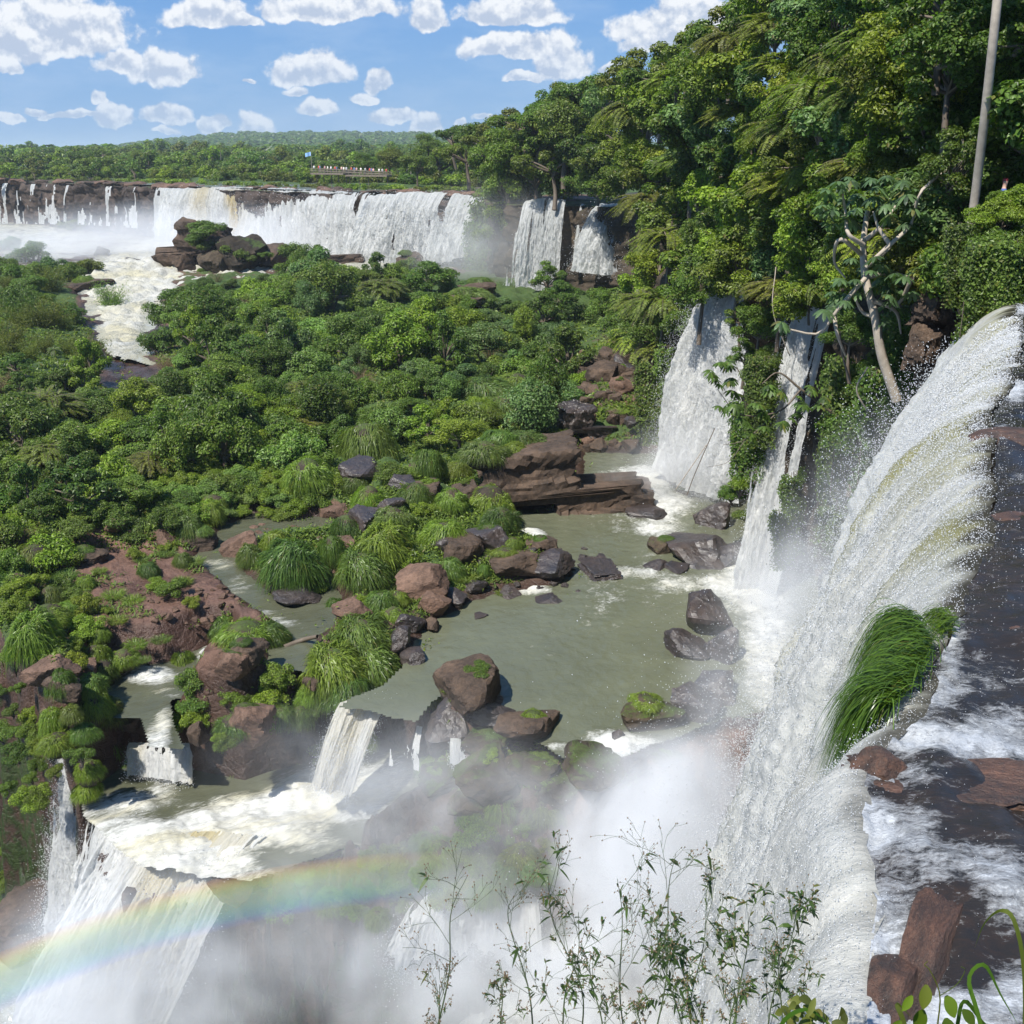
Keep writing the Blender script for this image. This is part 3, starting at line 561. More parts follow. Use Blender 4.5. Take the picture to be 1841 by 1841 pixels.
# ---------------------------------------------------------------- the near falls and the river above them
LIP = curve_pts([(.2,-5),(.6,-1.5),(1.1,1.5),(1.5,3.4),(1.78,4.27),(2.0,5.1),(2.6,5.9),(3.7,7.7),(4.9,9.9),(6.9,14.2),(9.2,18.4),(11.2,22.6),(12.6,26.0),(14.6,28.8)], 900)
sl = np.r_[0, np.cumsum(np.linalg.norm(np.diff(LIP, axis=0), axis=1))]; ZL = -3.5
NS = 620; q = np.linspace(0, 1, NS)**1.0; q = sl[-1]*(q**1.5*.75+q*.25); lx = np.interp(q, sl, LIP[:, 0]); ly = np.interp(q, sl, LIP[:, 1])
jig = .10*fbm(q/.9, 0, 0, 3, 201)+.02*fbm(q/.2, 0, 0, 3, 202); lx = lx+jig
lz = ZL + .05*fbm(q/1.1, 3, 0, 3, 207)
v0 = 2.1 + .6*fbm(q/3.2, 0, 0, 3, 203) + .55*sst(q, 12, 28) + .25*fbm(q/.7, 0, 0, 3, 204)
v0 = np.where(q < 12, v0*(.75+.25*sst(q, 7, 12)), v0); v0 = np.maximum(v0, 1.5)
ND = 420; tau = 2.52*np.linspace(0, 1, ND)[:, None]**1.15
dirx, diry = -.93, .36
qq = q[None, :]+0*tau
fall = 4.9*tau**2
arc = np.sqrt((v0[None]*tau)**2+fall**2)
brk = sst(tau, .03, .7)*(1-sst(qq, 6, 12)) + sst(tau, .1, 1.0)*sst(qq, 6, 12)
n_rib = fbm(qq/.9, arc/7, 0, 4, 210); n_fin = fbm(qq/.22, arc/1.1, 0, 5, 211, .62); n_big = fbm(qq/3, arc/6, 0, 3, 212); n_iso = fbm(qq/.10, arc/.16, 0, 3, 213, .7) + 2.2*fbm(qq/.45, arc/.8, 0, 3, 214, .6)
off = (.06+.55*brk)*n_big*.8 + (.03+.22*brk)*n_rib + (.02+.06*brk)*n_fin + (.006+.036*brk)*n_iso
Px = lx[None]+dirx*(v0[None]*tau+off); Py = ly[None]+diry*(v0[None]*tau+off); Pz = lz[None]-fall+.10*brk*n_rib+.02*n_fin
tint = np.clip((1-sst(tau, .05+.12*(n_big+.7), .16+.35*(n_big+.7)))*sst(qq, 12, 17)*.6*(1-.9*sst(n_rib, .0, .35)) + .30*(1-sst(tau, .0, .3))*(1-sst(qq, 10, 14))*sst(-n_rib, -.1, .3)
               + .95*np.exp(-((qq-20.0+.9*n_rib-2.6*tau)/.8)**2)*(1-sst(tau, .7, 1.6)) + .5*np.exp(-((qq-15.0+.6*n_rib-2.0*tau)/.5)**2)*(1-sst(tau, .4, 1.0)) + .45*np.exp(-((qq-26+.6*n_rib-1.0*tau)/.6)**2)*(1-sst(tau, .4, .8)), 0, 1)
lipfoam = np.interp(qq, [0, 4, 5.5, 7.0, 8.2, 9.5, 11, 13, 40], [.8, .8, .35, .3, .8, .6, .2, .1, .1])
dark = np.clip((1-sst(tau+.10*n_fin+.06*n_rib, .02, .16))*(1-lipfoam)*1.1, 0, 1)
V = np.stack([Px, Py, Pz], -1); uvv = np.stack([qq, arc], -1)
me = mesh_np('near_waterfall', V, grid_faces(ND, NS), M['fall_near'], attrs=dict(dark=dark, tint=tint), uv=uvv)
nf = tag(link('waterfall', me), 'huge glittering near waterfall with a yellow green crest sweeping down the right side', 'waterfall')
# flying drops around the sheet
def sheet_pts(n, qa, qb, ta, tb, back=False):
    i = rng.uniform(0, 1, n); i = np.searchsorted(q, qa+(qb-qa)*i).clip(0, NS-1)
    j = (rng.uniform(ta, tb, n)/2.52)**(1/1.15)*(ND-1); j = j.astype(int).clip(0, ND-1)
    return V[j, i], i, tau[j, 0]
c, i, tq = sheet_pts(90000, 5, 30, .0, 1.6); c = c + np.array([dirx, diry, 0])*np.abs(rng.exponential(.03+.10*tq))[:, None] + rng.normal(size=(len(c), 3))*.04
dd = np.linalg.norm(c, axis=1); drop_cloud('spray', c, np.clip(dd*.00042, .003, .012)*rng.uniform(.5, 1.7, len(c)), nf)
c, i, tq = sheet_pts(230000, 0, 31, .02, 2.3); c = c + np.array([dirx, diry, .3])*np.abs(rng.normal(size=len(c))*.022)[:, None] + rng.normal(size=c.shape)*.012
dd = np.linalg.norm(c, axis=1); drop_cloud('foam_flecks', c, np.clip(dd*.0006, .002, .016)*rng.uniform(.4, 1.4, len(c)), nf)
c, i, tq = sheet_pts(70000, 15, 31, .35, 2.2); out = rng.exponential(.55, len(c))
c = c + np.array([dirx, diry*.4, 0])*out[:, None]*(.3+.7*tq)[:, None] + rng.normal(size=(len(c), 3))*.25
dd = np.linalg.norm(c, axis=1); drop_cloud('spray', c, np.clip(dd*.00045, .004, .014)*rng.uniform(.5, 1.5, len(c)), nf)
# near river surface, same lip, running back upstream
NW = 420; w = (np.linspace(0, 1, NW)**1.6)[:, None]*38
UX, UY = .985, -.17
bx = lx[None]+UX*w; by = ly[None]+UY*w
bed = .13*fbm(bx/1.1, by/1.1, 0, 4, 220) + .05*fbm(bx/.3, by/.3, 0, 4, 221)
px, py, dep = project(np.stack([bx, by, np.full(bx.shape, ZL)], -1))
foamb = [(1700,1330,130,40,.75),(1800,1290,90,50,.5),(1640,1400,80,30,.3),(1700,1230,60,40,.3),(1620,1500,90,50,.5),(1730,1560,150,50,.45),(1820,1620,90,60,.5),(1600,1700,120,130,.45),(1600,1841,160,90,.6),(1720,1800,140,50,.7),(1841,1760,80,60,.5),(1710,1130,30,90,.4),(1780,1200,90,40,.2),(1841,1330,80,30,.5),(1560,1480,60,60,.5),
         (1825,700,30,20,.7),(1800,780,26,22,.5),(1841,560,60,12,.55),(1800,620,30,60,.4),(1841,860,60,22,.2)]
foam = np.clip(.17+BLOB(px, py, foamb)+.35*np.exp(-w/.12)*sst(qq[0][None], 0, 3)*(1-sst(qq[0][None], 11, 14)), 0, 1.1)
rip = fbm((bx*UX+by*UY)/.5, (by*UX-bx*UY)/.16, 0, 4, 223)
bz = lz[None] + (.02+.06*w**.5)*0 + sst(w, 0, .6)*(bed*.7) + .022*rip*sst(w, 0, .2) + .05*foam*fbm(bx/.12, by/.12, 0, 4, 224, .65)
tn = np.clip(.5+.9*bed/.13*.3, 0, 1)*(1-sst(by, 9, 14))
me = mesh_np('near_river', np.stack([bx, by, bz], -1)[::-1], grid_faces(NW, NS), M['near_river'], attrs=dict(foam=foam[::-1], tint=tn[::-1]), uv=np.stack([w+0*bx, qq[0][None]+0*bx], -1)[::-1])
tag(link('near_river', me), kind='structure', label='dark rippling river sliding over brown rock to the lip')
# small white drops on the near river, multiplied to imitate sun sparkle
n = 150000; ii = rng.integers(0, NS, n); jj = (rng.uniform(0, 1, n)**1.2*300).astype(int); keep = rng.uniform(0, 1, n) < .10+.5*foam[jj, ii]; ii, jj = ii[keep], jj[keep]
c = np.stack([bx[jj, ii], by[jj, ii], bz[jj, ii]], -1)+rng.normal(size=(len(ii), 3))*[.05, .05, 0]+np.abs(rng.normal(size=(len(ii), 3)))*[0, 0, .012]
dd = np.linalg.norm(c, axis=1); o = drop_cloud('sparkle_drops', c, np.clip(dd*.0004, .0012, .009)*rng.uniform(.5, 1.5, len(c)), None, 'white drops imitating sun sparkle on the near river')
# rock under the near falls
cliff('near_cliff', [(a+.55, b) for a, b in LIP[::12]][::-1], ZL-.35, -38, .3, M['rock_wet'], 'black wet cliff behind the near waterfall', step=.25, rows=80, rough=.9, batter=0.0, colw=1.2, top_rows=3, dirn=(.93, -.36))
# ---------------------------------------------------------------- foliage builders
def leaf_quads(c, n, L, wr=.5, fold=.12, tdir=None):
    k = len(c); n = unit(n); a = rdir(k) if tdir is None else unit(tdir)
    t_ = unit(a - n*(a*n).sum(1, keepdims=True)); b = np.cross(n, t_); L = np.broadcast_to(L, (k,))[:, None]
    V = np.stack([c-t_*L*.5, c+b*L*wr*.5+n*L*fold, c+t_*L*.5, c-b*L*wr*.5+n*L*fold], 1).reshape(-1, 3)
    return V, np.arange(k*4).reshape(-1, 4)
def join(parts):
    VV, FF, o = [], [], 0
    for V, F in parts: VV.append(V); FF.append(F+o); o += len(V)
    return np.concatenate(VV), np.concatenate(FF)
def crown_pts(nc, nl, shape, cr=(.26, .42), low=-.25, up=.55, hollow=.55, seed=0):
    """leaf centres and normals over many clumps; the clumps fill an uneven crown"""
    C, R = [], []
    while len(C) < nc:
        d_ = unit(rng.normal(size=3)); r = rng.uniform(hollow, 1.0); p = d_*r
        if p[2] < low: continue
        bump = 1+.22*float(vn(d_[0]*1.7, d_[1]*1.7, d_[2]*1.7, seed))
        C.append(p*bump*np.array(shape)); R.append(rng.uniform(*cr))
    C = np.array(C); R = np.array(R); k = rng.choice(nc, nl, p=R**2/(R**2).sum())
    d_ = rdir(nl); d_[:, 2] = np.where(rng.uniform(size=nl) < up, np.abs(d_[:, 2]), d_[:, 2]); d_ = unit(d_)
    rr = R[k]*rng.uniform(.55, 1.08, nl)
    P = C[k]+d_*rr[:, None]*np.array([1, 1, .75]); nr = unit(d_*.75+np.array([0, 0, .45])+.55*rdir(nl))
    return P, nr, C
def trunk_paths(C, base=(0, 0, -1.6), r0=.09, fork=(0, 0, -.4), nb=9):
    base = np.array(base, float); fork = np.array(fork, float)
    P = [(curve_pts([base, base*.5+fork*.5+rng.normal(size=3)*.05, fork, fork*.2+np.array([0, 0, .25])], 9), np.linspace(r0, r0*.45, 9))]
    for c in C[rng.choice(len(C), min(nb, len(C)), replace=False)]:
        st = fork + np.array([0, 0, rng.uniform(-.1, .25)]); P.append((curve_pts([st, st*.45+c*.55+rng.normal(size=3)*.06+[0, 0, .06], c], 7), np.linspace(r0*.5, r0*.10, 7)))
    return tubes(P, 5)
PROTO = {}
def proto(key, crown, trunk=None, bark='bark', leafmat='leaf'):
    PROTO[key] = (mesh_np(key+'_crown', crown[0], crown[1], M[leafmat], smooth=False), mesh_np(key+'_trunk', trunk[0], trunk[1], M[bark]) if trunk is not None else None)
def broad(key, nc, nl, L, shape=(1, 1, .8), low=-.35, trunk=True, cr=(.26, .42), wr=.55, base=-1.8, seed=0, hollow=.5):
    P, N, C = crown_pts(nc, nl, shape, cr, low, seed=seed, hollow=hollow); c = leaf_quads(P, N, L*rng.uniform(.6, 1.35, nl), wr)
    proto(key, c, trunk_paths(C, (rng.uniform(-.15, .15), rng.uniform(-.15, .15), base), nb=12) if trunk else None)
broad('tree1', 26, 9000, .085, seed=1); broad('tree2', 20, 8000, .095, (1, .95, .95), seed=2); broad('tree3', 34, 9500, .075, (1.05, 1, .7), cr=(.2, .36), seed=3)
broad('open1', 13, 4200, .10, (1, 1, .85), cr=(.2, .32), seed=4, hollow=.6)
broad('flat1', 20, 5200, .085, (1.15, 1.1, .30), low=-.1, cr=(.16, .30), seed=5, base=-1.5); broad('flat2', 16, 4600, .09, (1.1, 1.2, .42), low=-.1, cr=(.16, .30), seed=6, base=-1.6)
broad('bush1', 22, 7000, .085, (1, 1, .62), low=0, seed=7, base=-.5, cr=(.22, .38)); broad('bush2', 15, 6000, .10, (1, .9, .75), low=0, seed=8, base=-.5)
broad('far1', 16, 900, .21, (1, 1, .8), seed=9, base=-1.3); broad('far2', 12, 800, .22, (1.1, 1, .6), seed=10, base=-1.2); broad('far3', 14, 850, .2, (.85, .85, 1.05), seed=11, base=-1.3)
def mass(key, nc, nl, L, shape, seed, wr=.55, cr=(.24, .4)):
    P, N, C = crown_pts(nc, nl, shape, cr, -.5, seed=seed, hollow=.45); c = leaf_quads(P, N, L*rng.uniform(.6, 1.4, nl), wr)
    proto(key, c, trunk_paths(C, (0, .3, -.5), .06, nb=14))
mass('mass1', 24, 9000, .085, (1, 1, .9), 21); mass('mass2', 18, 7500, .10, (1, .9, .8), 22, .7); mass('mass3', 30, 10000, .075, (1.1, 1, .95), 23, cr=(.18, .34)); mass('mass4', 12, 4800, .12, (.95, .9, 1), 24, .35)
def feathery(key, nf=150, L=.75, droop=.55, shape=(1, 1, .75), nleaf=26, lw=.17):
    """pinnate fronds: rows of narrow leaflets on arching ribs"""
    c, n, ln, td = [], [], [], []; ribs = []
    for k in range(nf):
        d_ = unit(rng.normal(size=3)); d_[2] = abs(d_[2])*.9-.18; p0 = d_*np.array(shape)*rng.uniform(.35, .72)
        h = unit(np.array([d_[0]+rng.normal()*.35, d_[1]+rng.normal()*.35, .15])); l = L*rng.uniform(.6, 1.1)
        s = np.linspace(0, 1, nleaf)[:, None]; pts = p0+h*l*s+np.array([0, 0, 1])*(l*(.18*s-droop*s*s*rng.uniform(.7, 1.3)))
        T = unit(np.gradient(pts, axis=0)); side = unit(np.cross(T, [0, 0, 1.0])); ribs.append((pts[::5], np.linspace(.012, .003, len(pts[::5]))))
        for sg in (-1, 1):
            ll = lw*(1-.65*np.abs(s*1.3-.45)**1.5)*l/L; dv = unit(side*sg+T*.35-np.array([0, 0, .22])); c.append(pts+dv*ll*.5); n.append(unit(np.cross(dv, T)*sg+.25*rdir(nleaf))*np.sign(1)); ln.append(ll[:, 0]); td.append(dv)
    n = np.concatenate(n); n *= np.where(n[:, 2:3] < 0, -1, 1)
    V, F = leaf_quads(np.concatenate(c), n, np.concatenate(ln), .24, .03, np.concatenate(td))
    C = unit(rng.normal(size=(20, 3)))*.5; C[:, 2] = np.abs(C[:, 2])*.6
    tv, tf = trunk_paths(C, (0, 0, -1.8), .07); rv, rf = tubes(ribs, 3); proto(key, (V, F), join([(tv, tf), (rv, rf)]))
feathery('feather1', 170); feathery('feather2', 120, .95, .75, (1, 1, .55), 30, .2)
def bamboo(key):
    c, n = [], []; st = []
    for k in range(26):
        a = rng.uniform(0, 2*PI); h = rng.uniform(1.3, 2.6); ln = rng.uniform(.25, .9); s = np.linspace(0, 1, 10)[:, None]
        pts = np.array([math.cos(a), math.sin(a), 0])*(.12+ln*s**2.2)+np.array([0, 0, h])*(s-.16*s**3)-[0, 0, .8]; st.append((pts, np.linspace(.018, .004, 10)))
        m_ = 190; u = rng.uniform(.3, 1, m_); q = np.stack([np.interp(u, s[:, 0], pts[:, j]) for j in range(3)], -1); c.append(q+rng.normal(size=(m_, 3))*[.14, .14, .10]*1.0); n.append(rdir(m_)+[0, 0, .4])
    c = np.concatenate(c); V, F = leaf_quads(c, np.concatenate(n), .12*rng.uniform(.6, 1.3, len(c)), .22, .02); proto(key, (V, F), tubes(st, 4), 'stem')
bamboo('bamboo1'); bamboo('bamboo2')
def palm(key, nf=17, L=.8):
    c, n, ln, td, ribs = [], [], [], [], []
    for k in range(nf):
        a = k*2.4; h = np.array([math.cos(a), math.sin(a), 0]); e = rng.uniform(-.1, .9); s = np.linspace(.05, 1, 24)[:, None]
        pts = h*L*s*math.cos(e*.9)+np.array([0, 0, 1])*L*(s*math.sin(e)-.62*s*s); T = unit(np.gradient(pts, axis=0)); side = unit(np.cross(T, [0, 0, 1.])); ribs.append((pts[::4], .008))
        for sg in (-1, 1):
            ll = .30*(1-.6*np.abs(s*1.2-.5))*L; dv = unit(side*sg+T*.5-np.array([0, 0, .45])); c.append(pts+dv*ll*.5); n.append(np.cross(dv, T)); ln.append(ll[:, 0]); td.append(dv)
    V, F = leaf_quads(np.concatenate(c), np.concatenate(n), np.concatenate(ln), .13, .02, np.concatenate(td))
    tv = tubes([(curve_pts([(0, 0, -3), (.05, 0, -1.5), (0, 0, 0)], 8), np.linspace(.06, .045, 8))]+ribs, 6); proto(key, (V, F), tv, 'grey_bark')
palm('palm1')
def bare(key, n=60):
    st = []
    for k in range(n):
        a = rng.uniform(0, 2*PI); r = rng.uniform(.2, 1); p = np.array([math.cos(a)*r, math.sin(a)*r, rng.uniform(.2, 1)]); st.append((curve_pts([(0, 0, -.4), p*.5+rng.normal(size=3)*.08, p], 6), np.linspace(.014, .003, 6)))
        for j in range(4): e = p+rng.normal(size=3)*.18; st.append((np.stack([p*.75, (p*.75+e)/2+.03*rng.normal(size=3), e]), np.array([.005, .003, .002])))
    P, N, _ = crown_pts(14, 900, (1, 1, .7), low=0); V, F = leaf_quads(P, N, .05); proto(key, (V, F), tubes(st, 3), 'twig')
bare('twigs1')
def curtain(key, nl=9000, h=3.2):
    """vines hanging down a rock face"""
    u = rng.uniform(0, 1, nl); a = rng.uniform(0, PI, nl); z = -u*h; w = (1-.45*u**1.5)*(1+.25*vn(z*1.3, a*1.2, 0, 5)); r = rng.uniform(.75, 1.1, nl)*w
    P = np.stack([np.cos(a)*r*.8, -np.sin(a)*r*.45-.15*np.sin(z*2.5), z+.25*vn(a*3, 0, 0, 6)], -1)+rng.normal(size=(nl, 3))*.06
    k = rng.choice(9, nl//3); vx = rng.uniform(-.7, .7, 9); P[:nl//3, 0] = vx[k]+rng.normal(size=nl//3)*.06; P[:nl//3, 2] = -rng.uniform(.3, 1.25, nl//3)*h
    V, F = leaf_quads(P, np.stack([np.cos(a), -np.sin(a), .5+0*a], -1)+.6*rdir(nl), .11*rng.uniform(.6, 1.3, nl), .6)
    st = [(curve_pts([(x, .1, 0), (x+rng.normal()*.1, -.1, -h*.5), (x+rng.normal()*.15, -.15, -h*rng.uniform(.8, 1.1))], 8), .012) for x in vx]
    proto(key, (V, F), tubes(st, 3), 'bark')
curtain('vine1'); curtain('vine2', 8000, 2.4)
def blades(n, R, up=.55, L=(.30, .6), w=.016, seg=4, hz=.75, comb=None, zmin=-.05):
    d_ = rdir(n); d_[:, 2] = np.abs(d_[:, 2])*(1-zmin)+zmin; d_ = unit(d_)
    lump = 1+.20*vn(d_[:, 0]*2.2+n, d_[:, 1]*2.2, d_[:, 2]*2.2, 9)+.10*vn(d_[:, 0]*6, d_[:, 1]*6, d_[:, 2]*6, 10)
    p0 = d_*R*np.array([1, 1, hz])*lump[:, None]*rng.uniform(.8, 1.0, (n, 1)); h = unit(np.stack([d_[:, 0], d_[:, 1], 0*d_[:, 0]], -1)+.35*rng.normal(size=(n, 3))*[1, 1, 0]+(0 if comb is None else np.array(comb)))
    ln = rng.uniform(*L, n)*R; s = np.linspace(0, 1, seg+1)
    V = []; side = unit(np.cross(h, d_+.3*rdir(n)))
    for k, q in enumerate(s):
        c = p0+h*(ln*q*.8)[:, None]+np.array([0, 0, 1])*(ln*(up*q-1.15*q*q*rng.uniform(.8, 1.2, n)))[:, None]; ww = (w*R*(1-q**2)+.001*R); V += [c-side*ww, c+side*ww]
    V = np.stack(V, 1); m_ = 2*(seg+1); o = (np.arange(n)*m_)[:, None, None]; k = np.arange(seg)*2
    F = np.stack([k, k+1, k+3, k+2], -1)[None]+o; return V.reshape(-1, 3), F.reshape(-1, 4)
def ico(sub=3):
    import bmesh
    b = bmesh.new(); bmesh.ops.create_icosphere(b, subdivisions=sub, radius=1); V = np.array([v.co[:] for v in b.verts]); F = np.array([[v.index for v in f.verts] for f in b.faces]); b.free(); return V, F
IV, IF = ico(3); IV4, IF4 = ico(4); IV5, IF5 = ico(5)
def core(R=.86, hz=.66):
    return IV*np.array([R, R, hz])*(1+.1*vn(IV[:, 0]*2, IV[:, 1]*2, IV[:, 2]*2, 3))[:, None], IF
for k in range(4):
    b = blades(4300+k, 1.0, w=.010+.002*k, L=(.16, .50+.10*k), comb=(.5*math.cos(k*2.1), .5*math.sin(k*2.1), 0), hz=.62+.07*k); PROTO['mound%d' % k] = (mesh_np('grass_mound', b[0], b[1], M['grass'], smooth=False), mesh_np('root_mat', *core(), M['rock_moss']))
b = blades(420, 1.0, up=1.5, L=(.6, 1.3), w=.02, hz=.2); PROTO['tuft'] = (mesh_np('grass_tuft', b[0], b[1], M['grass'], smooth=False), None)
# ---------------------------------------------------------------- placing
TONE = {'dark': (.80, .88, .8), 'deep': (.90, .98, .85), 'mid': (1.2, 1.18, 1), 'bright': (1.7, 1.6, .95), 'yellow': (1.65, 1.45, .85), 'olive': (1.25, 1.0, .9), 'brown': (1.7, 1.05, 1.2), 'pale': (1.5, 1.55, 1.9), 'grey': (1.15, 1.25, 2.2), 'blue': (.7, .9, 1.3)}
TW = {'dark': 'dark green', 'deep': 'deep green', 'mid': 'mid green', 'bright': 'bright green', 'yellow': 'yellow green', 'olive': 'olive green', 'brown': 'brownish', 'pale': 'pale green', 'grey': 'grey green', 'blue': 'bluish green'}
LAB = []                                      # things whose label is completed at the end
def plant(name, key, loc, R, tone, look, where, cat, group, rz=None, sc=(1, 1, 1), parts=('crown', 'trunk'), simple=False, tilt=0):
    cm, tm = PROTO[key]; rz = rng.uniform(0, 2*PI) if rz is None else rz
    j = rng.uniform(.85, 1.15)*np.array(TONE[tone])*rng.uniform(.93, 1.07, 3)
    if simple or tm is None:
        r = link(name, cm); r.location = loc; r.rotation_euler = (tilt, 0, rz); r.scale = tuple(R*np.array(sc)); r.color = (*j, 1)
    else:
        r = root(name, loc, rz, tuple(R*np.array(sc))); r.rotation_euler[0] = tilt; c = link(parts[0], cm, r); c.color = (*j, 1); c2 = link(parts[1], tm, r); c2.color = (1, 1, 1, 1)
    tag(r, None, cat, group); LAB.append((r, TW[tone]+' '+look, where)); return r
def poisson(poly, spacing, tries=6000, seedpts=()):
    P = np.array(poly, float); x0, y0 = P.min(0); x1, y1 = P.max(0); pts = list(seedpts)
    for _ in range(tries):
        a, b = rng.uniform(x0, x1), rng.uniform(y0, y1); s = spacing(a, b)
        if all((a-c)**2+(b-e)**2 > s*s for c, e in pts) and inpoly(a, b, poly): pts.append((a, b))
    return pts[len(seedpts):]
# right bank forest: picture region, depth by the line of the cliff
FD = np.array([(840,205),(870,196),(915,190),(960,184),(1040,178),(1100,160),(1130,122),(1200,96),(1260,80),(1340,67),(1420,58),(1500,48),(1600,39),(1700,33),(1841,31),(2100,30)], float)
def fdepth(px): return float(np.interp(px, FD[:, 0], FD[:, 1]))
def fwhere(px, py):
    if px < 960: return 'at the far corner beside the far falls'
    if px < 1110: return 'above the brown notch between the far waterfalls'
    if px < 1260: return 'left shoulder of the forest' if py < 330 else 'on the slope over the boulder scree'
    if px < 1430: return 'along the forest skyline' if py < 150 else ('middle of the forest bank' if py < 400 else 'over the top of the tall pool waterfall')
    if px < 1620: return 'upper forest left of the pale trunk' if py < 300 else 'around the umbrella tree'
    return 'beside the pale straight trunk' if py < 330 else 'above the lip of the near waterfall'
def forest_item(px, py, dy, R_px, key, tone, look, name='forest_tree', parts=('crown', 'trunk'), sc=(1, 1, 1), grp='trees of the right bank forest'):
    y = fdepth(px)+dy; p = aty(px, py, y); dep = y*C_-p[2]*S_; R = R_px*dep/1844
    return plant(name, key, p, R, tone, look, fwhere(px, py), 'tree', grp, sc=sc, parts=parts)
SKY = [(838,262),(870,238),(905,236),(940,205),(975,200),(1010,182),(1050,160),(1090,150),(1130,138),(1165,150),(1200,118),(1235,92),(1270,72),(1300,48),(1335,25),(1380,2),(1420,-30)]
REG = [(850,255),(905,250),(1000,205),(1050,175),(1140,160),(1200,130),(1300,70),(1400,10),(1420,-60),(1960,-60),(1960,505),(1835,500),(1760,515),(1700,520),(1640,500),(1560,520),(1440,540),(1370,500),(1290,490),(1230,560),(1200,640),(1130,600),(1060,600),(1020,575),(1050,540),(1130,530),(1190,460),(1190,380),(1140,345),(1090,335),(1030,330),(960,345),(900,420),(865,380),(862,300)]
def pick(px, py):
    r = rng.uniform()
    if px < 1100: return [('mass1', 'deep'), ('mass2', 'dark'), ('tree3', 'mid'), ('tree1', 'mid'), ('flat1', 'olive')][int(r*5)], 'rounded tree'
    if py < 330 and px > 1650: return [('mass1', 'dark'), ('mass3', 'dark'), ('open1', 'deep'), ('mass2', 'deep')][int(r*4)], 'shaded tree'  # top right corner: shade put into darker leaf tones
    if r < .30: return (['feather1', 'feather2'][int(r*7) % 2], ['mid', 'olive', 'bright', 'yellow'][int(r*100) % 4]), 'feathery tree'
    if r < .80: return (['mass1', 'mass2', 'mass3', 'mass4'][int(r*40) % 4], ['mid', 'bright', 'yellow', 'bright', 'deep', 'olive'][int(r*1000) % 6]), 'leafy tree'
    return (['mass2', 'mass4'][int(r*50) % 2], ['deep', 'mid', 'grey'][int(r*100) % 3]), 'open tree'
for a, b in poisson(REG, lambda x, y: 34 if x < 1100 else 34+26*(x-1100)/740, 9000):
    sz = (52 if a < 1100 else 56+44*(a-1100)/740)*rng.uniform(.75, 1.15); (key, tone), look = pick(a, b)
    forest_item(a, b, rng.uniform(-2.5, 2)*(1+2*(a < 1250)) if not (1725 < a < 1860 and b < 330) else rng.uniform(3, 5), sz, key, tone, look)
for a, b in poisson(REG, lambda x, y: 95, 900):                     # a deeper row that closes the gaps
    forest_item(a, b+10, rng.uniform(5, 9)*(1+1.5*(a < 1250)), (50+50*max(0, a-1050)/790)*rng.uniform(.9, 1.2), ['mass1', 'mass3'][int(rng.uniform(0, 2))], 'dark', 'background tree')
for k, (a, b) in enumerate(SKY):
    s = 40+25*(a-838)/580; forest_item(a, b+s*.35, rng.uniform(2, 8), s*rng.uniform(1.0, 1.3), ['flat1', 'flat2', 'open1'][k % 3], ['mid', 'deep', 'olive'][k % 3], 'flat topped skyline tree', name='skyline_tree')
# plants that overhang in front of the two pool falls and the hanging curtains
for (a, b, dy, s, key, tone, look) in [(1160,550,-14,52,'feather1','olive','feathery tree'),(1195,545,-10,60,'feather2','mid','feathery tree'),(1265,520,-6,55,'tree2','deep','leafy tree'),(1330,480,-4,62,'tree1','yellow','leafy tree'),(1405,525,-2,60,'feather1','olive','feathery tree'),(1460,520,-1,36,'feather2','mid','feathery tree'),
      (1365,590,-3,48,'tree3','deep','leafy tree'),(1380,660,-3.5,42,'tree1','deep','leafy tree'),(1340,640,-4,34,'open1','deep','open tree'),(1120,600,-16,50,'bush1','deep','leafy bush'),(1170,600,-12,45,'tree3','dark','leafy tree'),(1050,590,-26,44,'tree1','deep','leafy tree'),(1010,540,-34,34,'tree2','deep','leafy tree'),
      (1090,555,-30,42,'tree3','mid','leafy tree'),(1230,590,-7,40,'bush2','deep','leafy bush'),(1530,600,-4,50,'tree3','dark','leafy tree'),(1580,700,-2,55,'tree3','dark','leafy tree'),(1545,790,-3,60,'tree1','dark','leafy tree'),(1620,600,0,50,'tree3','dark','shaded tree'),(1330,570,-4,30,'open1','mid','open tree')]:  # shaded tree: its shade is the dark leaf tone
    forest_item(a, b, dy, s, key, tone, look, name='overhanging_tree', grp='trees leaning over the pool falls')
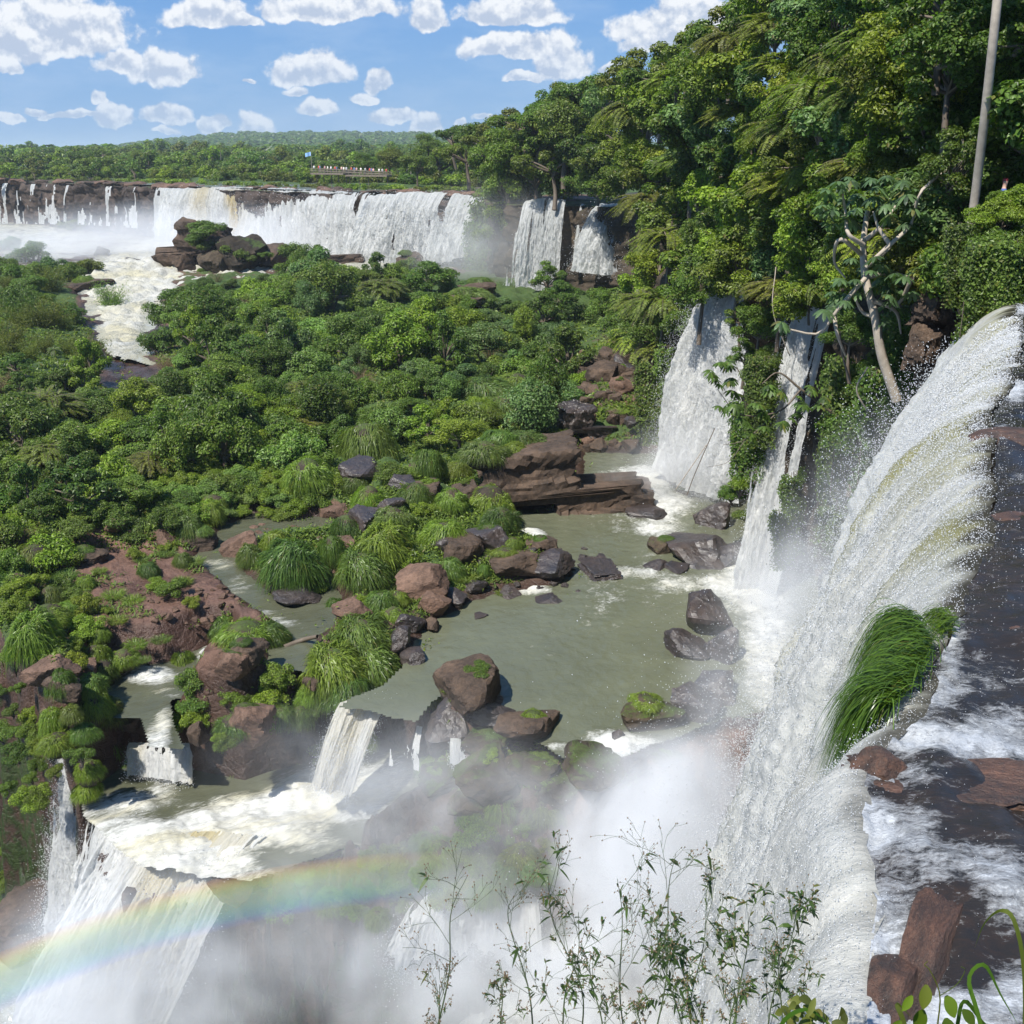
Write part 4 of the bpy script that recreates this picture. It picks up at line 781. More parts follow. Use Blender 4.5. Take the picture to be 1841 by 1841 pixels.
for (a, b, y, s, key, tone, w) in [(1800,392,27.5,48,'bush1','bright','in front of the half hidden hiker'),(1780,455,27.0,54,'bush2','deep','on the mossy outcrop by the pale trunk'),(1838,450,27.0,54,'bush1','mid','at the right frame edge above the river'),(1745,440,28,44,'bush1','deep','left of the mossy outcrop'),(1815,500,27,44,'bush2','dark','low at the far end of the lip'),(1700,470,31,44,'bush1','dark','above the brown rock face'),(1765,440,26.6,46,'vine1','deep','over the outcrop under the pale trunk'),(1815,430,26.4,50,'vine2','mid','at the right frame edge above the lip'),(1735,400,27.2,40,'vine2','dark','left of the outcrop under the pale trunk'),(1840,372,27.5,44,'bush2','bright','right of the half hidden hiker'),(1765,400,27.5,40,'bush1','yellow','at the foot of the pale straight trunk'),(1826,352,28.2,22,'bush1','bright','beside the hiker'),(1792,358,28.2,18,'bush2','mid','just left of the hiker'),(1374,640,56,34,'vine1','dark','between the two pool waterfalls'),(1352,720,57,38,'vine2','deep','between the two pool waterfalls'),(1425,850,47,32,'vine1','deep','between the slim fall and the near spray'),(1535,640,46,52,'vine1','dark','under the umbrella tree'),(1540,640,44,70,'vine1','dark','right of the umbrella tree trunk'),(1408,915,46.5,30,'vine2','mid','tip hanging over the near spray'),
      (1525,780,45,46,'vine1','dark','beside the umbrella tree trunk'),(1590,660,38,60,'vine1','dark','behind the near spray'),(1210,620,84,40,'vine2','deep','left of the tall pool waterfall'),(1180,650,86,36,'vine1','dark','over the boulder scree'),(890,360,193,44,'vine2','dark','at the far dark corner'),(870,400,192,36,'vine1','dark','at the far dark corner'),(1330,880,60,32,'bush1','bright','beside the slim pool waterfall'),(1345,930,58,26,'bush1','mid','beside the slim pool waterfall'),(1315,895,61,26,'bush2','deep','beside the slim pool waterfall'),(1640,560,34,50,'vine2','dark','over the brown rock face'),(1745,480,31,60,'bush1','mid','above the lip of the near waterfall'),(1800,470,30,60,'bush1','deep','above the lip of the near waterfall')]:
    p = aty(a, b, y); dep = y*C_-p[2]*S_
    if key.startswith('vine'): plant('vine_curtain', key, p, s*dep/1844*1.25, tone, 'hanging vine curtain', w, 'vine', 'vines hanging on the right cliff', rz=rng.uniform(-.5, .9), parts=('leaves', 'stem'))
    else: plant('cliff_bush', key, p, s*dep/1844, tone, 'rounded bush', w, 'bush', 'bushes on the right cliff', parts=('foliage', 'stem'))
# island woodland
ISL = [(-60,500),(60,478),(120,500),(130,580),(195,680),(262,690),(280,610),(340,545),(420,530),(480,510),(560,470),(640,480),(700,478),(790,500),(850,530),(880,575),(900,570),(1000,600),(1040,640),(1055,690),(960,745),(870,790),(800,770),(700,750),(600,800),(520,850),(420,870),(330,900),(240,880),(180,930),(100,980),(40,1000),(-60,1010)]
def iwhere(px, py):
    if px < 240 and py < 640: return 'left of the white rapids'
    if px < 260 and py > 820: return 'above the red rock shelf'
    if px < 300: return 'on the left part of the island'
    if py < 600: return 'near the mossy far boulders'
    if py < 720 and px < 650: return 'in the middle of the green island'
    if px > 820: return 'toward the boulder scree'
    return 'behind the round grass clumps'
def island_item(px, py, Rpx, key, tone, look, sink=.75, name='island_tree', cat='tree', sc=(1, 1, 1)):
    p = ground(px, py+Rpx*sink); dep = p[1]*C_-p[2]*S_; R = Rpx*dep/1844; trees = key.startswith(('tree', 'open', 'feather', 'flat', 'palm'))
    loc = p+np.array([0, 0, R*(.65 if trees else .12)]); return plant(name, key, loc, R, tone, look, iwhere(px, py), cat, 'trees and bushes of the river island', sc=sc, parts=('crown', 'trunk') if trees else ('foliage', 'stem'))
HG = [(235,880),(320,805),(470,785),(560,850),(530,925),(300,935)]
for a, b in poisson(HG, lambda x, y: 21, 3000): island_item(a, b, rng.uniform(20, 30), ['bush1', 'bush2'][int(rng.uniform(0, 2))], ['bright', 'mid', 'pale', 'bright'][int(rng.uniform(0, 4))], 'low soft bush', name='island_bush', cat='bush', sink=.3)
for (a, b, s, key, tone, look) in [(700,560,16,'palm1','mid','slender palm'),(100,640,22,'palm1','deep','slender palm'),(520,610,24,'open1','olive','thin crowned tree'),(650,690,30,'twigs1','brown','bare twiggy bush'),(300,700,30,'open1','grey','thin crowned tree'),(420,650,26,'feather2','yellow','feathery tree'),(150,700,34,'open1','bright','thin crowned tree'),(880,640,28,'twigs1','brown','bare twiggy bush'),(560,730,34,'feather1','olive','feathery tree'),(60,860,30,'twigs1','brown','bare twiggy bush'),(270,800,34,'twigs1','brown','bare twiggy bush'),(735,690,30,'open1','grey','thin crowned tree'),(380,600,30,'bamboo1','yellow','plume of bamboo'),(455,690,28,'bamboo2','pale','plume of bamboo')]:
    island_item(a, b-14, s, key, tone, look, name='palm' if key == 'palm1' else ('dry_bush' if key == 'twigs1' else ('bamboo_clump' if key[0] == 'b' else 'island_tree')), cat='palm' if key == 'palm1' else ('bush' if key == 'twigs1' else ('bamboo' if key[0] == 'b' else 'tree')))
for a, b in poisson(ISL, lambda x, y: 25+13*(y-480)/450, 9000):
    if inpoly(a, b-14, HG): continue
    s = (34+24*(b-480)/450)*rng.choice([.6, .8, .95, 1.1, 1.3]); r = rng.uniform(); SC = (rng.uniform(.7, 1.15), rng.uniform(.7, 1.15), rng.uniform(.6, 1.35))
    if a < 240 and b < 640 and r < .5: island_item(a, b, s*.8, ['bamboo1', 'bamboo2'][int(r*10) % 2], 'olive', 'plumed bamboo clump', name='bamboo_clump', cat='bamboo')
    elif r < .36: island_item(a, b, s, ['tree1', 'tree2', 'tree3', 'open1', 'open1'][int(r*60) % 5], ['mid', 'deep', 'bright', 'dark', 'dark', 'grey'][int(r*500) % 6], 'rounded tree', sc=SC)
    elif r < .90: island_item(a, b, s*.9, ['bush1', 'bush2'][int(r*70) % 2], ['mid', 'bright', 'deep', 'dark', 'pale', 'mid'][int(r*700) % 6], 'leafy bush', name='island_bush', cat='bush', sc=SC)
    elif r < .95: island_item(a, b, s*.6, 'twigs1', 'brown', 'dry twiggy bush', name='dry_bush', cat='bush')
    else: island_item(a, b, s*.9, 'feather1', 'olive', 'feathery tree')
for (a, b, s, key, tone, look) in [(45,770,70,'tree1','deep','broad tree'),(120,800,55,'tree3','mid','rounded tree'),(200,760,50,'bush1','bright','leafy bush'),(90,560,40,'bamboo1','olive','tall plume of bamboo'),(205,530,36,'bamboo2','pale','thin plume of bamboo'),(40,545,45,'bamboo1','deep','tall plume of bamboo'),(540,470,42,'tree3','deep','tree'),(600,520,55,'tree1','deep','wide tree'),(560,500,40,'tree2','mid','tree'),(720,620,60,'tree2','bright','big bright tree'),
      (480,560,50,'tree3','mid','round tree'),(360,560,52,'tree1','deep','wide tree'),(310,560,40,'tree2','deep','round tree'),(830,590,45,'tree1','bright','round tree'),(985,640,48,'bush1','deep','soft bush'),(925,650,45,'bush2','mid','soft bush'),(1010,690,45,'bush1','grey','soft bush'),(985,500,34,'open1','deep','slender open tree'),(975,560,42,'open1','dark','slender open tree'),(740,560,30,'bush1','mid','low bush'),(450,545,26,'twigs1','brown','bare twiggy bush'),(490,535,26,'twigs1','brown','bare twiggy bush'),(735,470,26,'bush2','deep','bush'),(800,490,34,'bush1','blue','soft misty bush'),(880,470,20,'bush1','dark','low bush'),(795,535,26,'bush1','mid','low bush')]:  # grey soft bush: mist put into its leaf tone
    island_item(a, b, s, key, tone, look, name='island_bush' if key[0] in 'bt' and key[1] in 'uwa' and key != 'twigs1' and not key.startswith('bamboo') else ('dry_bush' if key == 'twigs1' else ('bamboo_clump' if key.startswith('bamboo') else 'island_tree')), cat='bush' if key.startswith(('bush', 'twigs')) else ('bamboo' if key.startswith('bamboo') else 'tree'))
for a, b in poisson([(800,500),(900,535),(1010,570),(1020,605),(880,605),(800,565)], lambda x, y: 22, 900): island_item(a, b, rng.uniform(16, 30), ['bush1', 'bush2'][int(rng.uniform(0, 2))], ['deep', 'dark', 'grey'][int(rng.uniform(0, 3))], 'misty bush', name='island_bush', cat='bush', sink=.3)
for a, b in poisson([(335,505),(420,500),(520,505),(520,545),(400,560),(320,550)], lambda x, y: 20, 900): island_item(a, b, rng.uniform(15, 28), ['bush1', 'bush2', 'twigs1'][int(rng.uniform(0, 2.3))], ['deep', 'mid', 'dark'][int(rng.uniform(0, 3))], 'small bush', name='island_bush', cat='bush', sink=.3)
# misty islets left of the rapids
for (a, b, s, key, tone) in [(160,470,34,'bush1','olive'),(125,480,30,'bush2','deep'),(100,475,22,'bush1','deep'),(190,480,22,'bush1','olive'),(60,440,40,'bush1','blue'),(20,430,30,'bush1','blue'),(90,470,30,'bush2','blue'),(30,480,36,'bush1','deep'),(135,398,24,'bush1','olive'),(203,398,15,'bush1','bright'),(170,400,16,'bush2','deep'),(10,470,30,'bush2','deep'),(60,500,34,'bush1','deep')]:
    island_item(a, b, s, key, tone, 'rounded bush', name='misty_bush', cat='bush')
RIM = []
# far woodland on the plateau
def fz(px, py, y):
    p = aty(px, py, y); return p
rows = [(318,322,24,.5),(340,316,26,.8),(380,310,28,1.1),(440,302,26,1.2),(520,296,24,1.2),(620,290,22,1.2),(740,285,20,1.2)]
for y, pb, sp, k in rows:
    for px in np.arange(-40, 900, sp):
        if y < 340 and px < 640: continue
        px_ = px+rng.uniform(-.4, .4)*sp; h = rng.uniform(16, 30)*.5*(330/y)**.35*k
        p = aty(px_, pb-h*.6+rng.uniform(-2, 3), y+rng.uniform(-15, 25)); dep = y*C_
        plant('plateau_tree', ['far1', 'far2', 'far3'][int(rng.uniform(0, 3))], p, h*dep/1844*1.7, ['mid', 'deep', 'olive', 'deep', 'mid', 'bright'][int(rng.uniform(0, 6))], 'tree', 'in the woodland beyond the far falls', 'tree', 'woodland on the far plateau')
for (px, py, s, key) in [(150,282,26,'flat1'),(185,276,14,'flat2'),(-5,280,18,'palm1'),(225,286,14,'flat1'),(395,262,8,'palm1'),(618,288,10,'palm1'),(738,262,20,'palm1'),(300,290,15,'tree2'),(770,262,24,'tree3'),(815,246,34,'flat2'),(845,250,26,'tree1'),(790,290,36,'tree3'),(840,300,34,'tree2'),(700,292,26,'tree1'),(750,300,30,'tree2'),(660,296,24,'tree3'),(250,285,14,'tree1'),(560,290,14,'tree2'),(520,296,16,'tree1')]:
    y = 420 if px < 640 else 250+rng.uniform(0, 40); p = aty(px, py, y)
    plant('plateau_palm' if key == 'palm1' else 'plateau_tree', key, p, s*y*C_/1844, ['deep', 'mid', 'olive'][int(rng.uniform(0, 3))], 'palm' if key == 'palm1' else ('flat topped tree' if key[0] == 'f' else 'round tree'), 'standing out above the far woodland', 'palm' if key == 'palm1' else 'tree', 'taller trees of the far plateau')
for px in np.arange(-40, 905, 9):
    y = float(np.interp(px, [0, 300, 640, 905], [372, 320, 275, 240]))+rng.uniform(0, 30); p = aty(px+rng.uniform(-4, 4), 322, y); p[2] = -6.4
    plant('plateau_bush', ['far1', 'far2', 'far3'][int(rng.uniform(0, 3))], p, rng.uniform(1.8, 3.4), ['deep', 'olive', 'mid', 'bright'][int(rng.uniform(0, 4))], 'bush', 'at the foot of the plateau woodland', 'bush', 'undergrowth of the plateau woodland', simple=True)
for px in np.arange(-30, 870, 15):                                 # low scrub along the brown rim
    y = float(np.interp(px, [0, 300, 640, 870], [352, 284, 236, 216]))+rng.uniform(0, 14); p = aty(px+rng.uniform(-6, 6), 322 if px < 640 else 328, y); p[2] = -7.2
    plant('rim_bush', ['far1', 'far2'][int(rng.uniform(0, 2))], p, rng.uniform(1.0, 2.0), ['bright', 'olive', 'mid'][int(rng.uniform(0, 3))], 'low bush', 'on the rim above the far falls', 'bush', 'low scrub on the far rim', simple=True)
for k in range(90):
    a = rng.uniform(-30, 880); y = float(np.interp(a, [0, 300, 640, 870], [334, 267, 222, 203]))+rng.uniform(2.5, 9); p = aty(a, 330, y); p[2] = -7.3; RIM.append((p, rng.uniform(.8, 2.4)))
# distant woods on the hills: one mass
n = 5200; u = rng.uniform(-.52, .12, n); yv = rng.uniform(800, 3600, n)**1; C = []
P0 = np.stack([u*yv, yv, [hill_z(a, b) for a, b in zip(u*yv, yv)]], -1); K = 26; s = rng.uniform(6, 13, n)
d_ = rdir(n*K); d_[:, 2] = np.abs(d_[:, 2]); c = np.repeat(P0, K, 0)+d_*np.repeat(s, K)[:, None]*[1, 1, .9]+[0, 0, 3]
V, F = leaf_quads(c, d_+[0, 0, .3], np.repeat(s, K)*.75, .8)
o = link('distant_forest', mesh_np('distant_forest', V, F, M['leaf'], smooth=False)); o.color = (.8, .9, .9, 1); tag(o, 'hazy continuous forest covering the distant low hills', kind='stuff')
# loose grass between the clumps
n = 60000; px = rng.uniform(20, 1040, n); py = rng.uniform(700, 1420, n); r = np.stack([(px-920.5)/1844, C_-(py-920.5)/1844*S_, -S_-(py-920.5)/1844*C_], -1); Pg = r*(-23.5/r[:, 2])[:, None]
for _ in range(8): z = H(Pg[:, 0], Pg[:, 1]); Pg = r*((Pg[:, 2]+.6*(z-Pg[:, 2]))/r[:, 2])[:, None]
x, y = Pg[:, 0], Pg[:, 1]; z = H(x, y); f_ = fbm(x/1.6, y/1.6, 0, 3, 15); lowp = (z < -24.3)
ok = (np.abs(z-Pg[:, 2]) < .5) & ((z > -23.75) | (lowp & (sdf(x, y, STREAM) > .5) & (sdf(x, y, PONDC) > .5))) & (f_ > -.05+.5*sst(-sdf(x, y, REDF), -.5, .5)) & (sdf(x, y, POOL) > .3)
P0 = Pg[ok]; P0[:, 2] = z[ok]; n = len(P0); dep = P0[:, 1]*C_-P0[:, 2]*S_; h = unit(rng.normal(size=(n, 3))*[1, 1, 0]+[0, -.3, 0]); ln = .010*dep*rng.uniform(.4, 1.3, n); sd_ = np.cross(h, [0, 0, 1.]); V = []
for q in (0, .5, 1): c = P0+h*(ln*q*.8)[:, None]+np.array([0, 0, 1])*(ln*(1.1*q-1.0*q*q))[:, None]; V += [c-sd_*(.0007*dep*(1-q*q)+.001)[:, None], c+sd_*(.0007*dep*(1-q*q)+.001)[:, None]]
V = np.stack(V, 1); F = (np.array([(0, 1, 3, 2), (2, 3, 5, 4)])[None]+(np.arange(n)*6)[:, None, None]).reshape(-1, 4); o = link('grass', mesh_np('grass', V.reshape(-1, 3), F, M['grass'], smooth=False)); o.color = (1.3, 1.2, 1, 1); tag(o, 'loose grass between the clumps and stones', kind='stuff')
# leafy ground cover over the island and ledges
n = 330000; px = rng.uniform(-80, 1150, n); py = rng.uniform(560, 1420, n)
r = np.stack([(px-920.5)/1844, C_-(py-920.5)/1844*S_, -S_-(py-920.5)/1844*C_], -1); Pg = r*(-23.5/r[:, 2])[:, None]
for _ in range(8): z = H(Pg[:, 0], Pg[:, 1]); Pg = r*((Pg[:, 2]+.6*(z-Pg[:, 2]))/r[:, 2])[:, None]
x, y = Pg[:, 0], Pg[:, 1]; z = H(x, y); e = .4; sl_ = np.hypot(H(x+e, y)-z, H(x, y+e)-z)/e
vd = .75+.5*fbm(x/3, y/3, 0, 3, 5)-.95*sst(-sdf(x, y, REDF), -1, 1)+.35*(fbm(x/1.2, y/1.2, 0, 2, 8)); ok = (np.abs(z-Pg[:, 2]) < .6) & (z > wl(y)+.45) & (vd > rng.uniform(.1, .9, n)) & (sl_ < 1.6)
ok |= (np.abs(z-Pg[:, 2]) < .6) & (z < -24.3) & (z > -28.0) & (edge_y(x)-y < .4) & (sdf(x, y, STREAM) > 1.0) & (sdf(x, y, PONDC) > .7) & (rng.uniform(size=n) < .55) & (fbm(x/1.5, y/1.5, 0, 2, 8) > -.2)
Pg = Pg[ok]; Pg[:, 2] = z[ok]+np.abs(rng.normal(size=ok.sum()))*.18*(1+fbm(Pg[:, 0]/2, Pg[:, 1]/2, 0, 2, 6)); k = len(Pg); dep = Pg[:, 1]*C_-Pg[:, 2]*S_
V, F = leaf_quads(Pg, np.array([0, -.15, .8])+.8*rdir(k), .0032*dep*rng.uniform(.6, 1.5, k), .5)
o = link('ground_cover', mesh_np('ground_cover', V, F, M['leaf'], smooth=False)); o.color = (1.25, 1.2, 1, 1); tag(o, 'low leafy growth carpeting the island and rock ledges', kind='stuff')
# ---------------------------------------------------------------- grass clumps and boulders, one by one
ROCKP = {}
def rock_mesh(key, n=11, sq=.5, blocky=0, seed=0, mats='rock', rough=.09):
    r_ = np.random.default_rng(seed); V, F = (IV5, IF5) if blocky else ((IV4, IF4) if n > 8 else (IV, IF))
    N = unit(r_.normal(size=(n, 3))); D = r_.uniform(.62, 1.0, n)
    if blocky: N = np.vstack([np.eye(3), -np.eye(3), N]); D = np.r_[.85, .8, .8, .85, .8, .8, r_.uniform(.9, 1.15, n)]; N = unit(N+(.16 if blocky == 1 else .05)*r_.normal(size=N.shape))
    dt = V@N.T; rr = np.where(dt > .05, D[None]/np.maximum(dt, .05), 9).min(1); rr = np.minimum(rr, 1.35 if blocky < 2 else 1.75)
    P = V*rr[:, None]; P = P*(1+rough*fbm(P[:, 0]*2.2, P[:, 1]*2.2, P[:, 2]*2.2, 5, seed, .6))[:, None]
    if blocky: P[:, 0] += .05*np.round(P[:, 2]*3.2+.7*fbm(P[:, 0]*2, P[:, 1]*2, 0, 2, 4)) % 2*.7
    if blocky:
        st = P[:, 2]*4.5+.5*fbm(P[:, 0]*1.5, P[:, 1]*1.5, 0, 2, seed); P[:, :2] *= (1+.055*np.sign(np.sin(st*2.2))+.04*vn(st*3, P[:, 0]*3, P[:, 1]*3, seed))[:, None]
    return mesh_np('boulder_'+key, P, F, M[mats], smooth=False)
for mt in ('rock', 'rock_red', 'rock_wet', 'rock_moss', 'river_rock'):
    for k in range(4): ROCKP[mt, k] = rock_mesh(mt+str(k), seed=k*7+len(mt), mats=mt, n=9+k*2)
    if mt == 'rock': ROCKP[mt, 'block'] = rock_mesh('block', seed=2, mats=mt, blocky=2, n=0, rough=.07)
    ROCKP[mt, 'b'] = rock_mesh(mt+'b', seed=3+len(mt), mats=mt, blocky=1, n=5, rough=.1)
def where_low(px, py):
    if py < 420 or (py < 520 and px < 860): return 'below the far falls'
    if px > 1040 and py < 815: return 'in the scree by the tall fall'
    if px > 1000: return 'on the right side of the green pool' if py < 1140 else ('at the dark rim of the pool by the near spray' if py < 1450 else 'in the white water at the bottom')
    if py < 900 and px > 560: return 'above the big dark block of rock' if px > 800 else 'on the bank behind the side channel'
    if px > 760 and py < 1100: return 'on the left bank of the green pool'
    if px > 540 and py < 1260: return 'on the ridge beside the channel'
    if px > 700: return 'at the pool outlet'
    if py < 1000: return 'along the foot of the island greenery'
    if px > 380 and py < 1210: return 'beside the side channel'
    if py < 1210: return 'on the red rock shelf' if px > 200 else 'at the left end of the red rock shelf'
    return 'beside the lower foaming stream' if px > 330 else 'above the thin left waterfall'
def boulder(px, py, rx, ry, mt='rock', k=None, z=None, name='boulder', look=None, dz=1.0, rz=None, tone=None, group='boulders along the river', y=None, tilt=0):
    if y is not None: p = aty(px, py+ry*.5, y)
    elif z is not None: p = atz(px, py+ry*.5, z)
    else:
        p = ground(px, py+ry*.5)
        if p[2] < -24.1 and (sdf(np.array(p[0]), np.array(p[1]), POOL) < .3 or sdf(np.array(p[0]), np.array(p[1]), PONDB) < .2 or (px > 1100 and py > 900 and py < 1400)): p = atz(px, py+ry*.5, -24.1)
    dep = p[1]*C_-p[2]*S_; sx_ = rx*dep/1844; sz_ = ry*dep/1844*dz
    k = int(rng.uniform(0, 4)) if k is None else k; r = link(name, ROCKP[mt, k]); r.location = p+np.array([0, sx_*.3, sz_*.35]); r.scale = (sx_, sx_*.85, sz_*1.05); r.rotation_euler = (tilt, rng.uniform(-.12, .12), rng.uniform(0, 6) if rz is None else rz)
    tag(r, None, 'boulder' if name == 'boulder' else name.replace('_', ' '), group)
    sz = 'large' if rx > 40 else ('medium' if rx > 20 else 'small')
    LAB.append((r, (look or sz+' '+{'rock': 'brown', 'rock_red': 'reddish', 'rock_wet': 'dark wet', 'rock_moss': 'mossy dark'}[mt]+' boulder'), where_low(px, py)))
    if rx > 24 and mt in ('rock', 'rock_red', 'rock_moss') and name == 'boulder' and y is None and k != 'block' and rng.uniform() < .7:
        q_ = p+np.array([rng.uniform(-.3, .3)*sx_, sx_*.35, sz_*(.35+.80)]); s_ = sx_*rng.uniform(.35, .6); g_ = plant('boulder_grass', ['mound0', 'mound2', 'bush1'][int(rng.uniform(0, 3))], q_, 1, ['mid', 'bright', 'deep'][int(rng.uniform(0, 3))], 'growth capping a boulder', where_low(px, py), 'grass clump', 'plants growing on boulders', sc=(s_, s_*.8, s_*.6), parts=('blades', 'root_mat'))
    return r
def clump(px, py, rx, ry=None, tone='mid', key=None, lift=0.0, look='arching grass clump', name='grass_clump', z=None):
    ry = ry or rx*.85; p = ground(px, py+ry*.55) if z is None else atz(px, py+ry*.55, z); dep = p[1]*C_-p[2]*S_; a = rx*dep/1844*.92; b = ry*dep/1844*1.1
    if key is None: key = 'mound%d' % int(rng.uniform(0, 4))
    loc = p+np.array([0, a*.35, b*.25+lift]); r = plant(name, key, loc, 1, tone, look, where_low(px, py), 'grass clump' if key != 'bush1' else 'bush', 'grass clumps and low bushes by the water', sc=(a, a*.9, b*1.15), parts=('blades', 'root_mat') if key[:5] == 'mound' else ('foliage', 'stem'))
    return r
MND = [(659,800,52,60),(552,856,48,48),(639,867,32,30),(663,896,33,34),(622,947,32,32),(706,935,36,34),(690,985,50,48),(650,1025,50,45),(798,962,42,32),(808,1027,27,26),(880,905,46,50),(899,938,36,40),(770,838,32,34),(823,846,26,20),
       (747,890,36,30),(812,900,30,30),(684,1084,30,26),(707,1107,26,24),(600,1091,20,18),(650,1150,62,50),(600,1205,64,55),(662,1195,55,50),(561,1251,32,34),(625,1245,46,40),(780,1251,32,34),(760,1285,32,30),(825,1198,20,12),(648,1331,28,30),(783,1380,32,30),(922,978,22,16),(870,1027,14,14),(918,1354,30,18),
       (525,1020,52,55),(449,1003,24,26),(494,977,24,24),(597,990,25,44),(376,924,26,24),(340,950,26,28),(437,1140,50,30),(483,1146,34,28),(400,1130,26,22),(330,1200,28,34),(167,1273,32,36),(160,1245,26,26),(243,1287,30,22),(274,1268,18,12),(171,1182,28,36),(186,1205,26,34),(213,1336,38,24),(248,1330,28,20),(186,1352,34,30),(158,1385,26,34),(152,1050,20,16),(266,1026,20,16),(327,1008,18,16),(733,1464,46,34),(700,1480,30,22),
       (60,1150,46,56),(40,1200,36,50),(60,1262,34,50),(95,1300,26,40),(84,1110,40,34),(110,1230,26,34),(820,760,46,30),(860,745,44,30),(910,730,46,28),(960,715,44,26),(1010,700,40,22),(870,700,50,30),(930,690,40,26),(794,790,34,26),(745,845,22,22),(1030,690,26,18),(715,1075,22,18),(583,1235,40,40),(540,1290,30,30),(855,800,20,16),(880,960,30,24)]
for k, m_ in enumerate(MND): clump(*m_, tone=['mid', 'bright', 'mid', 'bright', 'deep', 'mid', 'yellow'][k % 7] if m_[0] > 220 else ['bright', 'yellow', 'mid'][k % 3])
for (a, b, s) in [(870,815,44),(900,800,40),(945,795,36),(925,812,26)]: clump(a, b, s, s*.7, z=-20.1, tone=['mid', 'bright', 'deep'][a % 3], look='grass cap on the block')
for (a, b, s) in [(100,1060,40),(60,1050,34),(130,1075,30),(312,1062,38),(280,1050,22),(460,1232,44),(420,1262,34),(350,1265,38),(345,1300,34),(510,1250,34),(500,1290,26),(390,1330,18),(145,1130,40),(30,1060,36),(240,955,44),(290,935,40),(190,930,50),(330,900,34),(150,920,40),(60,930,60),(20,960,60),(520,790,60),(440,880,50),(390,870,40),(480,900,40),(560,885,36),(130,955,40),(250,900,40),(30,1320,26),(45,1440,40),(20,1490,34),(60,1380,24),(20,1180,30)]:
    clump(a, b, s, s*.72, tone=['bright', 'mid', 'deep'][int(rng.uniform(0, 3))], key='bush1', look='low leafy bush', name='river_bush')
for (a, b) in [(212,1120),(260,1190),(245,1165),(205,1075),(240,1085),(330,1050),(290,1155),(350,1015),(410,960),(300,1000),(255,1010),(180,1030),(120,1040),(395,1195),(560,1140),(730,1045),(748,1060),(760,1030),(840,1045),(905,1070),(950,1000),(895,1000),(985,995),(940,770),(1000,780),(1115,745),(1095,765),(440,1060),(860,1345),(900,1360),(940,1350),(830,1400),(870,1390),(1180,1258),(1210,1255),(1150,1280),(1240,1262),(1195,965),(1180,985),(1215,850),(505,960),(880,1330),(860,1250),(815,1245),(846,1275),(1285,900),(1320,850)]:
    p = ground(a, b); dep = p[1]*C_-p[2]*S_; s = rng.uniform(9, 17)*dep/1844
    plant('grass_tuft', 'tuft', p, s, ['mid', 'yellow', 'bright'][int(rng.uniform(0, 3))], 'small grass tuft', where_low(a, b), 'grass tuft', 'small tufts on the rocks', simple=True)
rs = np.random.default_rng(12)
for a, b in poisson([(330,1215),(400,1240),(520,1215),(590,1260),(600,1360),(480,1390),(400,1390),(320,1330)], lambda x, y: 40, 900): clump(a, b, rs.uniform(24, 40), tone=['bright', 'mid', 'deep'][int(rs.uniform(0, 3))], key=['bush1', 'bush2', None][int(rs.uniform(0, 2.5))], look='leafy clump', name='river_bush')
for a, b, s in [(150,1092,34),(120,1010,40),(60,1000,44),(330,930,30),(380,905,30),(240,1000,22),(300,985,20),(390,1000,16),(190,1100,16),(340,1085,20),(650,1085,22),(575,1060,20),(735,1010,24),(560,905,36),(610,870,30),(700,850,34),(760,920,26)]: clump(a, b, s, s*.75, tone=['bright', 'mid', 'yellow'][int(rs.uniform(0, 3))], key=['bush1', 'bush2', None][int(rs.uniform(0, 2.6))], look='soft leafy clump', name='river_bush')
rs = np.random.default_rng(11); WL_ = [(20,1060),(110,1070),(235,1190),(262,1290),(235,1410),(150,1450),(95,1390),(30,1300)]
for a, b in poisson(WL_, lambda x, y: 34, 900): clump(a, b, rs.uniform(20, 34), tone=['bright', 'mid', 'yellow', 'deep', 'olive'][int(rs.uniform(0, 5))], key=[None, 'bush1', 'bush2'][int(rs.uniform(0, 3))], look='overhanging clump', name='ledge_plant')
for a, b in poisson([(470,1560),(640,1500),(780,1450),(1000,1440),(1010,1560),(900,1640),(640,1660),(480,1650)], lambda x, y: 36, 900):
    clump(a, b, rs.uniform(24, 44), tone=['deep', 'mid', 'olive'][int(rs.uniform(0, 3))], key=['bush1', None][int(rs.uniform(0, 1.5))], look='drooping clump', name='wall_plant')
for a, b in poisson([(-10,1200),(40,1240),(75,1400),(95,1560),(60,1640),(-10,1640)], lambda x, y: 40, 500): clump(a, b, rs.uniform(18, 34), tone=['deep', 'mid', 'dark'][int(rs.uniform(0, 3))], key='bush1', look='leafy bush', name='wall_bush')
